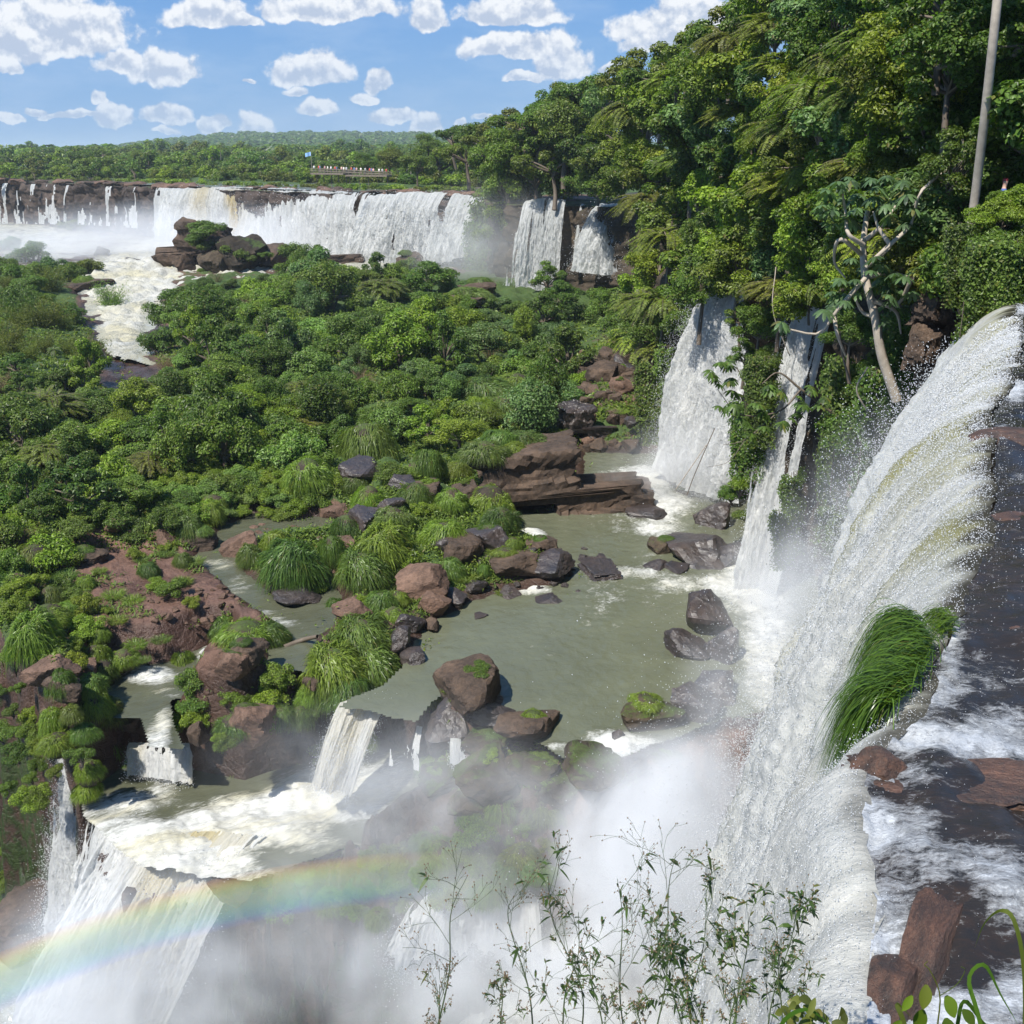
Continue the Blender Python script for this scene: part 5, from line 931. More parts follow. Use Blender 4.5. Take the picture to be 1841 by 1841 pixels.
# boulders
boulder(948,885,98,62,'rock','block',look='huge dark square block of layered rock', rz=.12, dz=1.5, z=-24)
boulder(1030,762,34,46,'rock_wet','b',look='dark upright rock pillar', rz=.3)
for r_ in [(605,922,30,18,'rock_red'),(823,985,40,28,'rock'),(971,981,36,15,'rock'),(985,1020,50,20,'rock_wet'),(918,1012,56,20,'rock'),(1081,1033,38,13,'rock_wet','b'),(766,1048,48,30,'rock_red'),(775,1090,32,26,'rock_red'),(777,1124,20,17,'rock'),(735,1122,30,20,'rock_wet'),(853,1057,22,14,'rock_wet'),(918,1068,24,10,'rock_wet'),(820,1075,24,14,'rock_wet'),(745,1185,26,16,'rock_wet'),(720,1150,26,26,'rock_wet'),(700,1130,20,16,'rock'),
           (846,1240,66,42,'rock',0),(810,1310,50,46,'rock_wet'),(888,1285,40,22,'rock_wet'),(948,1312,64,22,'rock',1),(865,1340,52,24,'rock_moss'),(880,1392,66,34,'rock_moss'),(960,1392,50,30,'rock_moss'),(1060,1382,60,24,'rock_moss'),(1110,1326,13,17,'rock_wet'),(1196,1367,28,13,'rock_moss'),(1164,1292,58,36,'rock_moss'),(1250,1270,50,36,'rock_wet'),(1290,1240,40,34,'rock_wet'),(1140,1372,30,14,'rock_wet'),
           (1270,1110,54,46,'rock_wet'),(1237,1165,46,26,'rock_wet'),(1300,1165,40,40,'rock_wet'),(1256,990,72,30,'rock_wet'),(1190,985,26,22,'rock_moss'),(1283,930,42,28,'rock_wet'),(1320,1000,40,24,'rock_wet'),(1169,926,38,12,'rock_wet'),(1226,860,22,22,'rock_moss'),(1215,1022,30,9,'rock_wet'),(1180,1020,24,8,'rock_wet'),(1238,885,26,10,'rock_moss'),(985,1080,24,7,'rock_wet'),(862,1108,18,5,'rock_wet'),
           (148,1002,38,17,'rock'),(296,972,20,17,'rock_red'),(361,972,38,20,'rock'),(426,986,42,28,'rock_red'),(205,945,20,14,'rock_red'),(450,1302,46,40,'rock_red',2),(391,1250,24,24,'rock_red'),(362,1358,22,16,'rock'),(337,1347,14,10,'rock_red'),(391,1378,18,11,'rock'),(298,1338,15,10,'rock_red'),(279,1296,24,18,'rock'),(230,1370,20,7,'rock_red'),(505,1238,26,18,'rock'),(437,1178,44,30,'rock'),(420,1195,30,26,'rock_red'),(87,1203,42,22,'rock_red'),(152,1200,24,18,'rock_red'),(112,1240,34,24,'rock'),(100,1275,26,24,'rock'),
           (232,1300,24,18,'rock'),(212,1278,20,15,'rock'),(352,1318,22,26,'rock'),(500,1392,30,16,'rock'),(470,1370,40,20,'rock_wet'),(560,1225,20,12,'rock'),(520,1340,30,22,'rock'),(625,1345,24,30,'rock_wet'),(630,1100,34,18,'rock_red'),(618,978,22,18,'rock_red'),(720,870,30,18,'rock_wet'),(770,882,30,18,'rock'),(835,890,40,30,'rock'),(700,912,26,16,'rock_wet'),(650,930,36,22,'rock_wet'),(530,1075,40,16,'rock_wet'),(880,968,44,26,'rock_wet'),(805,985,36,22,'rock_wet'),(650,850,44,26,'rock_wet'),(800,1405,50,24,'rock_moss'),(940,1440,50,24,'rock_moss'),(860,1450,50,26,'rock_moss'),(1000,1425,40,20,'rock_moss'),
           (1062,655,24,18,'rock'),(1095,640,24,20,'rock'),(1090,670,30,22,'rock'),(1120,660,24,18,'rock_wet'),(735,472,32,22,'rock_far' if 0 else 'rock'),(600,470,40,14,'rock'),(520,520,50,8,'rock'),(150,515,40,12,'rock'),(232,475,18,12,'rock_wet'),(180,455,14,12,'rock_wet'),(840,545,60,14,'rock'),(860,520,40,14,'rock')]:
    boulder(r_[0], r_[1], r_[2], r_[3], r_[4], r_[5] if len(r_) > 5 else None)
for (a, b, rx, ry, y, lk) in [(1020,1622,48,22,34.2,'rounded brown rock poking out of the white water'),(1190,1628,30,12,33.6,'low brown rock half drowned in spray'),(228,1612,14,22,35.2,'small pointed brown rock splitting the cream fall'),(415,1604,44,14,35.3,'rust coloured rock under the cream fall'),(40,1640,50,30,41,'brown rock at the foot of the left wall'),(20,1690,50,30,40,'brown rock lowest at the left edge')]:
    boulder(a, b, rx, ry, 'rock', y=y, look=lk)
for p, s in RIM:
    r = link('rim_rock', ROCKP[('rock_red', 'rock')[int(rng.uniform(0, 2))], int(rng.uniform(0, 4))]); r.location = p; r.scale = (s*1.3, s, s*.42); r.rotation_euler = (0, 0, rng.uniform(0, 6)); tag(r, None, 'rock', 'rocks on the rim of the far falls'); LAB.append((r, 'low red brown rock', 'on the rim of the far falls'))
# scree
rs = np.random.default_rng(5)
for k in range(70):
    a = rs.uniform(1048, 1195); b = rs.uniform(628, 806); s = rs.uniform(7, 20)*(1.3 if b < 700 else 1)
    if b > 790 and a > 1160: continue
    boulder(a, b, s, s*.78, ['rock', 'rock_red', 'rock_wet', 'rock'][int(rs.uniform(0, 4))], group='boulders of the scree')
for k in range(46):
    a = rs.uniform(250, 430); b = rs.uniform(1055, 1130); s = rs.uniform(3.5, 9); 
    boulder(a, b, s, s*.7, 'rock_red', name='stone', look='small red stone', group='loose stones on the red shelf')
for k in range(30):
    a = rs.uniform(455, 600); b = rs.uniform(945, 975); s = rs.uniform(4, 11)
    boulder(a, b, s, s*.5, 'rock_red', name='stone', look='flat red stone', group='flat stones in the side channel')
for k in range(44):
    a = rs.uniform(860, 1060); b = rs.uniform(985, 1065); s = rs.uniform(4, 10)
    boulder(a, b, s, s*.7, 'rock_wet', name='stone', look='dark wet stone', group='wet stones on the pool bank')
# mossy boulders in front of the far falls
for (a, b, rx, ry, k, lk, y) in [(372,455,44,46,'b','tall top heavy boulder with green cap in front of the far falls',196),(425,478,44,38,1,'round mossy boulder right of the top heavy one',192),(335,484,22,26,2,'brown pointed boulder left of the top heavy one',194),(388,482,28,26,3,'mossy boulder between its larger neighbours',190),(498,470,38,24,0,'long brown boulder with a little green',198)]:
    boulder(a, b-ry*.4, rx, ry, 'rock_moss' if a in (425, 388) else 'rock', k, y=y, look=lk, group='boulders below the far falls')
for (a, b, s, w_) in [(368,418,36,'on top of the tall top heavy boulder'),(360,445,26,'on the face of the tall top heavy boulder'),(352,432,22,'on the left shoulder of the tall top heavy boulder'),(420,458,38,'on the round mossy boulder'),(388,470,24,'between the mossy boulders'),(440,470,26,'on the right of the round mossy boulder'),(365,495,22,'at the foot of the mossy boulders'),(480,462,16,'on the long brown boulder')]:
    p = aty(a, b, 192); s_ = s*192*C_/1844; r = plant('boulder_bush', 'bush1', p, s_, 'deep', 'cap of plants', w_, 'bush', 'plants on the far boulders', parts=('foliage', 'stem'), sc=(1, .8, .8))
# bridge of dead wood
def tube_obj(name, paths, mat, label, cat, group=None, sides=7, parent=None):
    V, F = tubes(paths, sides); o = link(name, mesh_np(name, V, F, M[mat]), parent); 
    if label: tag(o, label, cat, group)
    return o
a, b, c = ground(512,1180), ground(545,1168), ground(572,1160)
tube_obj('driftwood_log', [(curve_pts([a+[0, 0, .5], b+[0, 0, .55], c+[0, 0, .5]], 8), np.linspace(.16, .1, 8))], 'bark', 'dark fallen log bridging the side channel', 'log')
# ---------------------------------------------------------------- single trees: umbrella tree, pale trunk
def umbrella_leaf(center, R, tilt):
    """palmate leaf: nine drooping lobes round a stalk"""
    V, F = [], []; off = 0; T = unit(np.array([tilt[0], tilt[1], 1.0])); X_ = unit(np.cross(T, [0, 1, .1])); Y_ = np.cross(T, X_)
    for k in range(10):
        a = k/10*2*PI+rng.uniform(-.1, .1); d_ = math.cos(a)*X_+math.sin(a)*Y_; sd_ = np.cross(T, d_); s = np.array([.08, .45, .8, 1.0]); wv = np.array([.03, .15, .14, .01])
        for q, w_ in zip(s, wv): c_ = center+d_*R*q*.92-np.array([0, 0, 1])*R*.55*q*q; V += [c_-sd_*R*w_, c_+T*R*.02, c_+sd_*R*w_]
        for j in range(3): F += [[off+3*j, off+3*j+1, off+3*j+4, off+3*j+3], [off+3*j+1, off+3*j+2, off+3*j+5, off+3*j+4]]
        off += 12
    return np.array(V), np.array(F)
YU = 32.0
def A_(px, py, dy=0): return aty(px, py, YU+dy)
um = root('umbrella_tree', A_(1608, 705)); tag(um, 'leaning pale trunk umbrella tree with star shaped grey green leaves on the dark cliff', 'tree'); b0 = np.array(A_(1608, 705))
tr = curve_pts([A_(1612,720), A_(1585,640), A_(1573,570), A_(1556,500,.3), A_(1552,440,.6), A_(1560,380,1)], 26); PA = [(tr-b0, np.linspace(.20, .10, 26)*.85)]
br = [[(1557,480),(1600,440),(1640,400),(1655,345),(1710,300),(1725,290)],[(1556,500),(1520,540),(1500,565),(1470,600),(1410,590)],[(1500,565),(1505,600),(1520,640)],[(1556,500),(1600,490),(1640,500),(1660,480),(1655,455)],[(1570,540),(1610,560),(1620,600)],[(1552,440),(1525,420),(1520,380),(1515,350)],[(1553,460),(1510,430),(1500,470),(1520,500)],[(1558,475),(1590,455),(1610,430)],[(1710,300),(1735,305),(1730,250)],[(1600,440),(1580,410),(1570,380)],[(1573,570),(1550,560),(1535,530)],[(1640,500),(1620,540),(1600,560)],[(1558,430),(1590,400),(1610,370)]]
ends = []
for B_ in br:
    P_ = curve_pts([A_(x_, y_, rng.uniform(-.6, .6)) for x_, y_ in B_], 14); PA.append((P_-b0, np.linspace(.075, .028, 14))); ends += [P_[-1], P_[8]]
V, F = tubes(PA, 7); link('trunk', mesh_np('umbrella_trunk', V, F, M['pale_bark']), um)
L_ = []
LP = [(1490,345),(1510,330),(1535,322),(1560,318),(1590,322),(1620,330),(1650,345),(1665,365),(1640,375),(1610,360),(1580,350),(1550,350),(1520,360),(1500,375),(1480,380),(1478,365),(1530,395),(1600,390),(1630,400),(1660,395),(1625,345),(1570,335),(1645,420),(1668,385),(1495,395),(1540,372),(1590,372),
      (1565,462),(1590,475),(1605,490),(1560,480),(1640,468),(1650,478),(1630,495),(1595,510),(1575,515),(1615,515),(1500,540),(1520,535),(1490,555),(1600,545),(1620,555),(1535,500),(1515,505),(1545,520),(1585,500),(1500,525),(1412,585),(1590,580),(1530,460),(1640,520),(1600,530)]
for (x_, y_) in LP:
    for _ in range(2): L_.append(umbrella_leaf(A_(x_+rng.uniform(-8, 8), y_+rng.uniform(-7, 7), rng.uniform(-.9, .9)), rng.uniform(.28, .42), rng.normal(size=2)*.35))
V, F = join(L_); o = link('crown', mesh_np('umbrella_leaves', V-b0, F, M['leaf'], smooth=False), um); o.color = (.75, .85, 2.0, 1)
# second umbrella plant in front of the pool falls
um2 = root('umbrella_sapling', aty(1420, 700, 42)); b1 = np.array(aty(1420, 700, 42)); tag(um2, 'dark leaning branch with star shaped leaves crossing the two pool falls', 'tree'); L_ = []; PA = [(curve_pts([aty(1520,760,42),aty(1440,700,42),aty(1400,670,42),aty(1370,690,41.6)], 12)-b1, np.linspace(.07, .02, 12)),(curve_pts([aty(1440,700,42),aty(1400,740,41.7),aty(1330,745,41.5),aty(1290,700,41.5)], 12)-b1, np.linspace(.05, .012, 12)),(curve_pts([aty(1400,740,41.7),aty(1340,790,41.5),aty(1300,800,41.5)], 8)-b1, np.linspace(.03, .008, 8)),(curve_pts([aty(1340,790,41.5),aty(1310,830,41.5),aty(1270,840,41.5)], 8)-b1, np.linspace(.02, .006, 8))]
V, F = tubes(PA, 5); link('branch', mesh_np('sapling_branch', V, F, M['bark']), um2)
for (x_, y_) in [(1295,650),(1290,690),(1310,680),(1300,725),(1330,730),(1340,760),(1360,720),(1285,665),(1350,780),(1370,760),(1320,700),(1440,715),(1460,700),(1450,735),(1475,720),(1380,690),(1410,760),(1400,700),(1430,750),(1310,650),(1380,735)]:
    for _ in range(2): L_.append(umbrella_leaf(aty(x_+rng.uniform(-8, 8), y_+rng.uniform(-8, 8), 41.6+rng.uniform(-.6, .6)), rng.uniform(.3, .45), rng.normal(size=2)*.4))
V, F = join(L_); o = link('leaves', mesh_np('sapling_leaves', V-b1, F, M['leaf'], smooth=False), um2); o.color = (.7, .8, .9, 1)
pt = root('tall_bare_tree', aty(1748, 395, 29.5)); b2 = np.array(aty(1748, 395, 29.5)); tag(pt, 'tall straight pale tree trunk rising out of the frame at the right', 'tree')
V, F = tubes([(curve_pts([aty(1730,560,29.6),aty(1742,440,29.5),aty(1756,330,29.2),aty(1775,170,28.4),aty(1795,-20,28.0),aty(1815,-230,29.2)], 30)-b2, np.linspace(.125, .105, 30))], 10); link('trunk', mesh_np('bare_trunk', V, F, M['pale_bark']), pt)
P, N, C = crown_pts(14, 4200, (1, 1, .6)); V, F = leaf_quads(P*1.9, N, .2); o = link('crown', mesh_np('bare_crown', V+aty(1820,-300,29.2)-b2, F, M['leaf'], smooth=False), pt)
# thin hanging lianas and bare twigs
for k, (pts, y) in enumerate([([(1285,770),(1250,850),(1235,890)], 66),([(1270,800),(1215,880)], 66),([(1510,600),(1515,640),(1530,690)], 33),([(1560,660),(1540,700),(1560,740)], 36),([(1680,300),(1700,340),(1690,420)], 34),([(1575,60),(1590,120),(1560,200)], 45),([(1480,60),(1470,140),(1490,230)], 50),([(1395,480),(1390,560),(1420,640)], 55),([(1325,660),(1345,720),(1320,790)], 60)]):
    tube_obj('liana', [(curve_pts([aty(x_, y_, y+rng.uniform(-.3, .3)) for x_, y_ in pts], 12), .03)], 'pale_bark' if k % 2 else 'bark', None, None); LAB.append((bpy.context.scene.objects[-1], 'thin bare hanging liana', fwhere(*pts[0]))); tag(bpy.context.scene.objects[-1], None, 'liana', 'lianas in the forest')
# brown rock face beside the near falls
boulder(1690,565,52,62,'rock','b',y=31,look='upright brown rock face under the dark greenery beside the near falls',rz=.2,group='rocks at the near falls')
boulder(1655,640,34,60,'rock','b',y=30.5,look='lower reddish rock face left of the near falls',rz=.5,group='rocks at the near falls')
# ---------------------------------------------------------------- rocks in the near river
def near_rock(px, py, z, s, mt, k, look, rz=0, rot=(0, 0), pts=None):
    p = atz(px, py, z); r = link('river_rock', ROCKP['river_rock', k]); r.location = p; r.scale = s; r.rotation_euler = (rot[0], rot[1], rz); tag(r, look, 'rock', 'rocks in the near river'); return r
near_rock(1720,1432,-3.62,(.62,.30,.14),'rock_wet','b','flat dark wet slab with a brown front edge, beside the white foam',rz=-.12)
near_rock(1585,1392,-3.52,(.16,.13,.13),'rock',2,'brown corner of the slab where the river tips over',rz=.3)
near_rock(1665,1720,-3.56,(.46,.13,.10),'rock',1,'long reddish brown rock ridge nearest to the camera',rz=.95,rot=(0,-.12))
near_rock(1600,1800,-3.58,(.25,.12,.12),'rock_wet',1,'dark wet foot of the long reddish ridge',rz=1.0)
near_rock(1838,792,-3.50,(.5,.4,.10),'rock_red',0,'low reddish rock breaking the smooth dark water, upper right',rz=.2)
near_rock(1815,932,-3.50,(.24,.2,.06),'rock_red',3,'flat rust coloured rock at the lip below the upper reddish one',rz=.1)
near_rock(1810,1130,-3.62,(.5,.35,.14),'rock_wet',3,'brown drowned rock right of the grass tuft')
near_rock(1750,1600,-3.62,(.35,.25,.12),'rock_wet',2,'dark drowned rock behind the long reddish ridge')
# ---------------------------------------------------------------- big grass tuft on the lip
def hanging_grass(name, roots, n, L, drift, label, w=.0032, tone=(1, 1, 1)):
    R_ = np.array(roots); k = rng.integers(0, len(R_)-1, n); f = rng.uniform(0, 1, (n, 1)); p0 = R_[k]*(1-f)+R_[k+1]*f+rng.normal(size=(n, 3))*[.035, .05, .03]
    ln = L*rng.uniform(.45, 1.15, n); h = unit(np.array(drift)+rng.normal(size=(n, 3))*[.32, .32, .0]); seg = 8; V = []
    up0 = rng.uniform(.15, .75, n); side = unit(np.cross(h, [0, 0, 1])+.4*rdir(n)); dr = rng.uniform(.7, 1.25, n)
    for q in np.linspace(0, 1, seg+1):
        c = p0+h*(ln*(q*.75-.18*q*q))[:, None]+np.array([0, 0, 1])*(ln*(up0*q*.8-1.25*dr*q*q))[:, None]+(rng.normal(size=(n, 3))*.004 if 0 else 0); ww = (w*(1-q**2.5)+.0004)*rng.uniform(.7, 1.3, n)[:, None]*1; V += [c-side*ww, c+side*ww]
    V = np.stack(V, 1); m_ = 2*(seg+1); kk = np.arange(seg)*2; F = (np.stack([kk, kk+1, kk+3, kk+2], -1)[None]+(np.arange(n)*m_)[:, None, None]).reshape(-1, 4)
    o = link(name, mesh_np(name, V.reshape(-1, 3), F, M['grass_near'], smooth=True)); o.color = (*tone, 1); tag(o, label, 'grass tuft'); return o
hanging_grass('grass_tussock', [atz(1635,1108,-3.42), atz(1668,1150,-3.42), atz(1640,1205,-3.42), atz(1595,1250,-3.45)], 3600, .74, (-.93, .10, 0), 'lush green grass tussock hanging over the lip of the near waterfall')
hanging_grass('grass_tussock', [atz(1690,1100,-3.44), atz(1712,1112,-3.44), atz(1700,1135,-3.44)], 420, .30, (-.93, .3, 0), 'small bright tuft just right of the large hanging tussock', tone=(1.2, 1.1, 1))
# ---------------------------------------------------------------- plants close to the camera
def sprig(px, py, y, hpx, seed, label, leafy=.5, lean=0.0, buds=True, col=(1, 1, 1), spread=.5):
    """thin branching herb: stem, twigs, narrow leaves, seed heads"""
    r_ = np.random.default_rng(seed); top = aty(px, py, y); base = aty(px+lean, py+hpx, y-.05); h = np.linalg.norm(top-base); st, L, Bd = [], [], []
    main = curve_pts([base, base*.6+top*.4+r_.normal(size=3)*.03*h, base*.25+top*.75+r_.normal(size=3)*.03*h, top], 24)-base; st.append((main, np.linspace(.0032, .0009, 24)))
    def leaf(p, d_, l):
        T = unit(d_); sd_ = unit(np.cross(T, [0, 0, 1.])+.3*r_.normal(size=3)); s = [0, .3, .65, 1]; wv = [.004, .13, .10, .0]
        L.append((np.concatenate([[p+T*l*q-np.array([0, 0, .5*l*q*q])-sd_*l*w_, p+T*l*q-np.array([0, 0, .5*l*q*q])+sd_*l*w_] for q, w_ in zip(s, wv)]), np.array([[0, 1, 3, 2], [2, 3, 5, 4], [4, 5, 7, 6]])))
    def twig(p, d_, l, lev):
        e = p+unit(d_)*l; m_ = (p+e)/2+r_.normal(size=3)*.05*l+np.array([0, 0, .06*l]); P_ = curve_pts([p, m_, e], 8); st.append((P_, np.linspace(.0018/(lev+.6), .0006, 8)))
        if lev < 3:
            for q in r_.uniform(.3, 1, 4 if lev < 2 else 2): k = int(q*7); twig(P_[k], unit(d_)+r_.normal(size=3)*.55+np.array([0, 0, .25]), l*r_.uniform(.35, .6), lev+1)
        if buds and lev >= 2: Bd.append(e)
        if r_.uniform() < leafy*.6:
            for q in r_.uniform(.1, 1, 3): leaf(P_[int(q*7)], unit(d_)+r_.normal(size=3)*.7-np.array([0, 0, .2]), h*r_.uniform(.035, .08))
    for k in range(9):
        i_ = int(3+k*2.2); twig(main[i_], unit(main[min(i_+1, 23)]-main[i_-1])*.8+r_.normal(size=3)*np.array([spread, spread, .2]), h*r_.uniform(.18, .42)*(1-.3*k/9), 1)
        if leafy > .3:
            for _ in range(1): leaf(main[i_-1], r_.normal(size=3)+np.array([0, 0, .2]), h*r_.uniform(.06, .12)*leafy*1.2)
    ro = root('wild_herb', base); tag(ro, label, 'wild plant', 'wild herbs along the camera edge'); V, F = tubes(st, 4); o = link('stem', mesh_np('herb_stem', V, F, M['stem']), ro)
    if L: V, F = join(L); o = link('leaves', mesh_np('herb_leaves', V, F, M['leaf'], smooth=False), ro); o.color = (.42*col[0], .5*col[1], .6*col[2], 1)
    if Bd:
        Bd = np.array(Bd); V = (Bd[:, None]+np.array([(0, 0, .005), (.003, 0, 0), (0, .003, 0), (-.003, 0, 0), (0, -.003, 0), (0, 0, -.004)])[None]).reshape(-1, 3); F = (np.arange(len(Bd))[:, None, None]*6+np.array([(0, 1, 2), (0, 2, 3), (0, 3, 4), (0, 4, 1), (5, 2, 1), (5, 3, 2), (5, 4, 3), (5, 1, 4)])[None]).reshape(-1, 3); o = link('seed_heads', mesh_np('herb_buds', V, F, M['twig']), ro); o['kind'] = 'stuff'
    return ro
sprig(840,1575,2.9,300,1,'bare stemmed herb with tiny seed heads, leftmost of the herb row',.05,-60,spread=.6)
sprig(930,1600,2.9,280,2,'airy herb with long crooked twigs over the white water',.12,30)
sprig(985,1575,3.0,300,3,'upright airy herb with many seed heads, right of the white water rock',.15,60)
sprig(1040,1640,2.8,260,4,'dark herb with hooked narrow leaves',.65,-30)
sprig(1110,1580,3.0,320,5,'tall thin herb with red brown seed heads beside the fall edge',.2,20)
sprig(1215,1535,3.0,340,6,'tall herb leaning left before the near fall',.15,-40)
sprig(1180,1660,2.7,240,7,'leafy dark herb left of the broad leaves',.8,60)
sprig(1270,1600,2.9,300,8,'slim herb with pointed leaves in front of the glittering fall',.7,-20)
sprig(1345,1640,2.8,260,9,'leafy willowy herb in the middle of the herb row',.95,-20)
sprig(1435,1610,2.9,290,10,'willowy herb with long pointed leaves, rightmost of the tall herbs',.8,-60)
sprig(1400,1710,2.7,180,11,'short leafy herb at the bottom edge',.95,10)
sprig(900,1760,2.7,140,12,'low dark herb at the bottom left of the herb row',.8,0)
sprig(1060,1740,2.7,150,13,'low leafy herb under the airy stems',.9,20)
sprig(1250,1740,2.6,150,14,'low leafy herb at the bottom centre',.95,0)
sprig(790,1770,2.8,120,15,'single thin sprig at the left end of the herbs',.3,10)
sprig(1320,1770,2.6,130,16,'bushy herb with tangled leaves at the bottom edge',.95,-10)
sprig(1150,1790,2.6,100,17,'small leafy shoot between the low herbs',.95,0)
def broad_leaf(c, d_, up_, l, w_, droop=.4, n=7):
    T = unit(np.array(d_, float)); sd_ = unit(np.cross(T, up_)); N_ = np.cross(sd_, T); V = []
    for q in np.linspace(0, 1, n): ww = w_*math.sin(PI*min(1, q*.93+.05))**.8; p = c+T*l*q-np.array([0, 0, droop*l*q*q]); V += [p-sd_*ww+N_*ww*.25, p, p+sd_*ww+N_*ww*.25]
    k = np.arange(n-1)*3; F = np.concatenate([np.stack([k, k+1, k+4, k+3], -1), np.stack([k+1, k+2, k+5, k+4], -1)]); return np.array(V), F
def ribbon(pts, w_):
    P_ = curve_pts(pts, 20); T = unit(np.gradient(P_, axis=0)); sd_ = unit(np.cross(T, [.2, -.9, .3])); q = np.linspace(0, 1, 20)[:, None]; ww = w_*np.minimum(1, (1-q)*2.2)*(1-.2*q); V = np.stack([P_-sd_*ww, P_, P_+sd_*ww], 1).reshape(-1, 3); k = np.arange(19)*3
    return V, np.concatenate([np.stack([k, k+1, k+4, k+3], -1), np.stack([k+1, k+2, k+5, k+4], -1)])
YB = 2.35
def bl(name, label, curves, w_, tone):
    b = np.array(aty(curves[0][0][0], curves[0][0][1], YB)); V, F = join([ribbon([aty(x_, y_, YB+.02*k) for k, (x_, y_) in enumerate(c)], w_) for c in curves]); o = link(name, mesh_np(name, V-b, F, M['grass_near'])); o.location = b; o.color = (*tone, 1); tag(o, label, 'grass plant')
bl('broad_grass', 'broad bladed grass arching in from the bottom right corner', [[(1840,1960),(1842,1760),(1825,1660),(1800,1637),(1770,1660),(1752,1705)],[(1790,1960),(1760,1830),(1742,1760),(1770,1735),(1800,1790),(1835,1850)],[(1700,1960),(1720,1850),(1735,1800),(1780,1850),(1860,1880)],[(1850,1960),(1846,1840),(1850,1720),(1880,1650)]], .0075, (.9, .95, .9))
bl('broad_grass', 'pair of dark grass blades at the bottom between herbs and river', [[(1640,1960),(1628,1850),(1612,1805),(1640,1830)],[(1380,1960),(1400,1850),(1450,1815),(1500,1850)]], .008, (.6, .75, .7))
vi = root('climbing_vine', aty(1690, 1800, 2.3)); b3 = np.array(aty(1690, 1800, 2.3)); tag(vi, 'bright yellow green climbing vine with a curled tendril, bottom right', 'vine'); L_ = []
for (x_, y_, dx, l, w_) in [(1665,1770,-.1,.060,.020),(1700,1790,.3,.058,.020),(1660,1815,-.3,.055,.022),(1700,1830,.1,.055,.022),(1640,1790,-.5,.045,.014),(1730,1815,.6,.05,.016),(1680,1850,0,.05,.02),(1620,1835,-.6,.05,.016),(1755,1845,.5,.05,.018)]: L_.append(broad_leaf(aty(x_, y_, 2.3+rng.uniform(-.04, .04)), (dx, -.25, -.55), (.1, -.9, .4), l, w_, .2))
V, F = join(L_); o = link('leaves', mesh_np('vine_leaves', V-b3, F, M['grass_near']), vi); o.color = (1.5, 1.25, .8, 1)
V, F = tubes([(curve_pts([aty(1690,1960,2.3),aty(1685,1860,2.3),aty(1690,1790,2.3),aty(1672,1745,2.3),aty(1662,1735,2.3),aty(1668,1728,2.3)], 20)-b3, np.linspace(.003, .0008, 20)),(curve_pts([aty(1690,1790,2.3),aty(1720,1770,2.3),aty(1735,1745,2.3),aty(1728,1738,2.3)], 12)-b3, .0012)], 5); o = link('stem', mesh_np('vine_stem', V, F, M['grass_near']), vi); o.color = (1.6, 1.2, 1, 1)
# loose leaves of the bush below the camera
hb = root('low_bush', aty(1480, 1850, 2.5)); b4 = np.array(aty(1480, 1850, 2.5)); tag(hb, 'low bush with rounded olive leaves at the bottom edge right of the herbs', 'bush'); L_ = [broad_leaf(aty(1400+rng.uniform(0, 120), 1800+rng.uniform(-10, 90), 2.5+rng.uniform(-.1, .1)), rng.normal(size=3)*[1, .5, .3]-[0, .3, .2], (.1, -.7, .7), rng.uniform(.03, .055), rng.uniform(.010, .017), .3) for _ in range(46)]
V, F = join(L_); o = link('leaves', mesh_np('bush_leaves', V-b4, F, M['leaf']), hb); o.color = (1.2, .9, 1, 1); V, F = tubes([(curve_pts([aty(1470,1960,2.5), aty(1470+d_, 1880, 2.5), aty(1460+2*d_, 1815, 2.5)], 8)-b4, .002) for d_ in (-25, -8, 10, 26)], 4); link('stem', mesh_np('bush_stem', V, F, M['stem']), hb)
# ledge that carries these plants
n, m_ = 60, 120; X, Y = np.meshgrid(np.linspace(-7, 1.3, m_), np.linspace(-6, 2.62, n)); Z = -3.32+.12*fbm(X*1.3, Y*1.3, 0, 3, 301); Z = Z-sst(Y, 2.2, 2.62)*3.5-sst(-X, 2.0, 5.0)*1.0
tag(link('viewpoint_ledge', mesh_np('viewpoint_ledge', np.stack([X, Y, Z], -1), grid_faces(n, m_), M['rock_moss'])), kind='structure', label='mossy ledge under the viewpoint')
# ---------------------------------------------------------------- the far walkway and its visitors
def box(cx, cy, cz, sx_, sy_, sz_, rz=0.0):
    v = np.array([(x_, y_, z_) for x_ in (-.5, .5) for y_ in (-.5, .5) for z_ in (-.5, .5)])*[sx_, sy_, sz_]; c_, s_ = math.cos(rz), math.sin(rz); v = np.stack([v[:, 0]*c_-v[:, 1]*s_, v[:, 0]*s_+v[:, 1]*c_, v[:, 2]], -1)+[cx, cy, cz]
    return v, np.array([(0, 1, 3, 2), (4, 6, 7, 5), (0, 4, 5, 1), (2, 3, 7, 6), (0, 2, 6, 4), (1, 5, 7, 3)])
A0, B0_, C0 = aty(566, 311, 268), aty(625, 314, 262), aty(700, 318, 256); wk = root('walkway', A0); tag(wk, 'elevated visitor walkway with a platform and railing above the far falls', 'walkway'); dk, rl, ps = [], [], []
def rail(a, b, off_):
    d_ = b-a; rz = math.atan2(d_[1], d_[0]); l = np.hypot(d_[0], d_[1]); m_ = (a+b)/2; nx_, ny_ = -math.sin(rz)*off_, math.cos(rz)*off_
    for h in (1.05, .55): rl.append(tubes([(np.array([a+[nx_, ny_, h], m_+[nx_, ny_, h], b+[nx_, ny_, h]])-A0, .06)], 4))
    for q in np.linspace(0, 1, 12): p = a+d_*q+[nx_, ny_, .55]-A0; rl.append(box(*p, .09, .09, 1.15, rz))
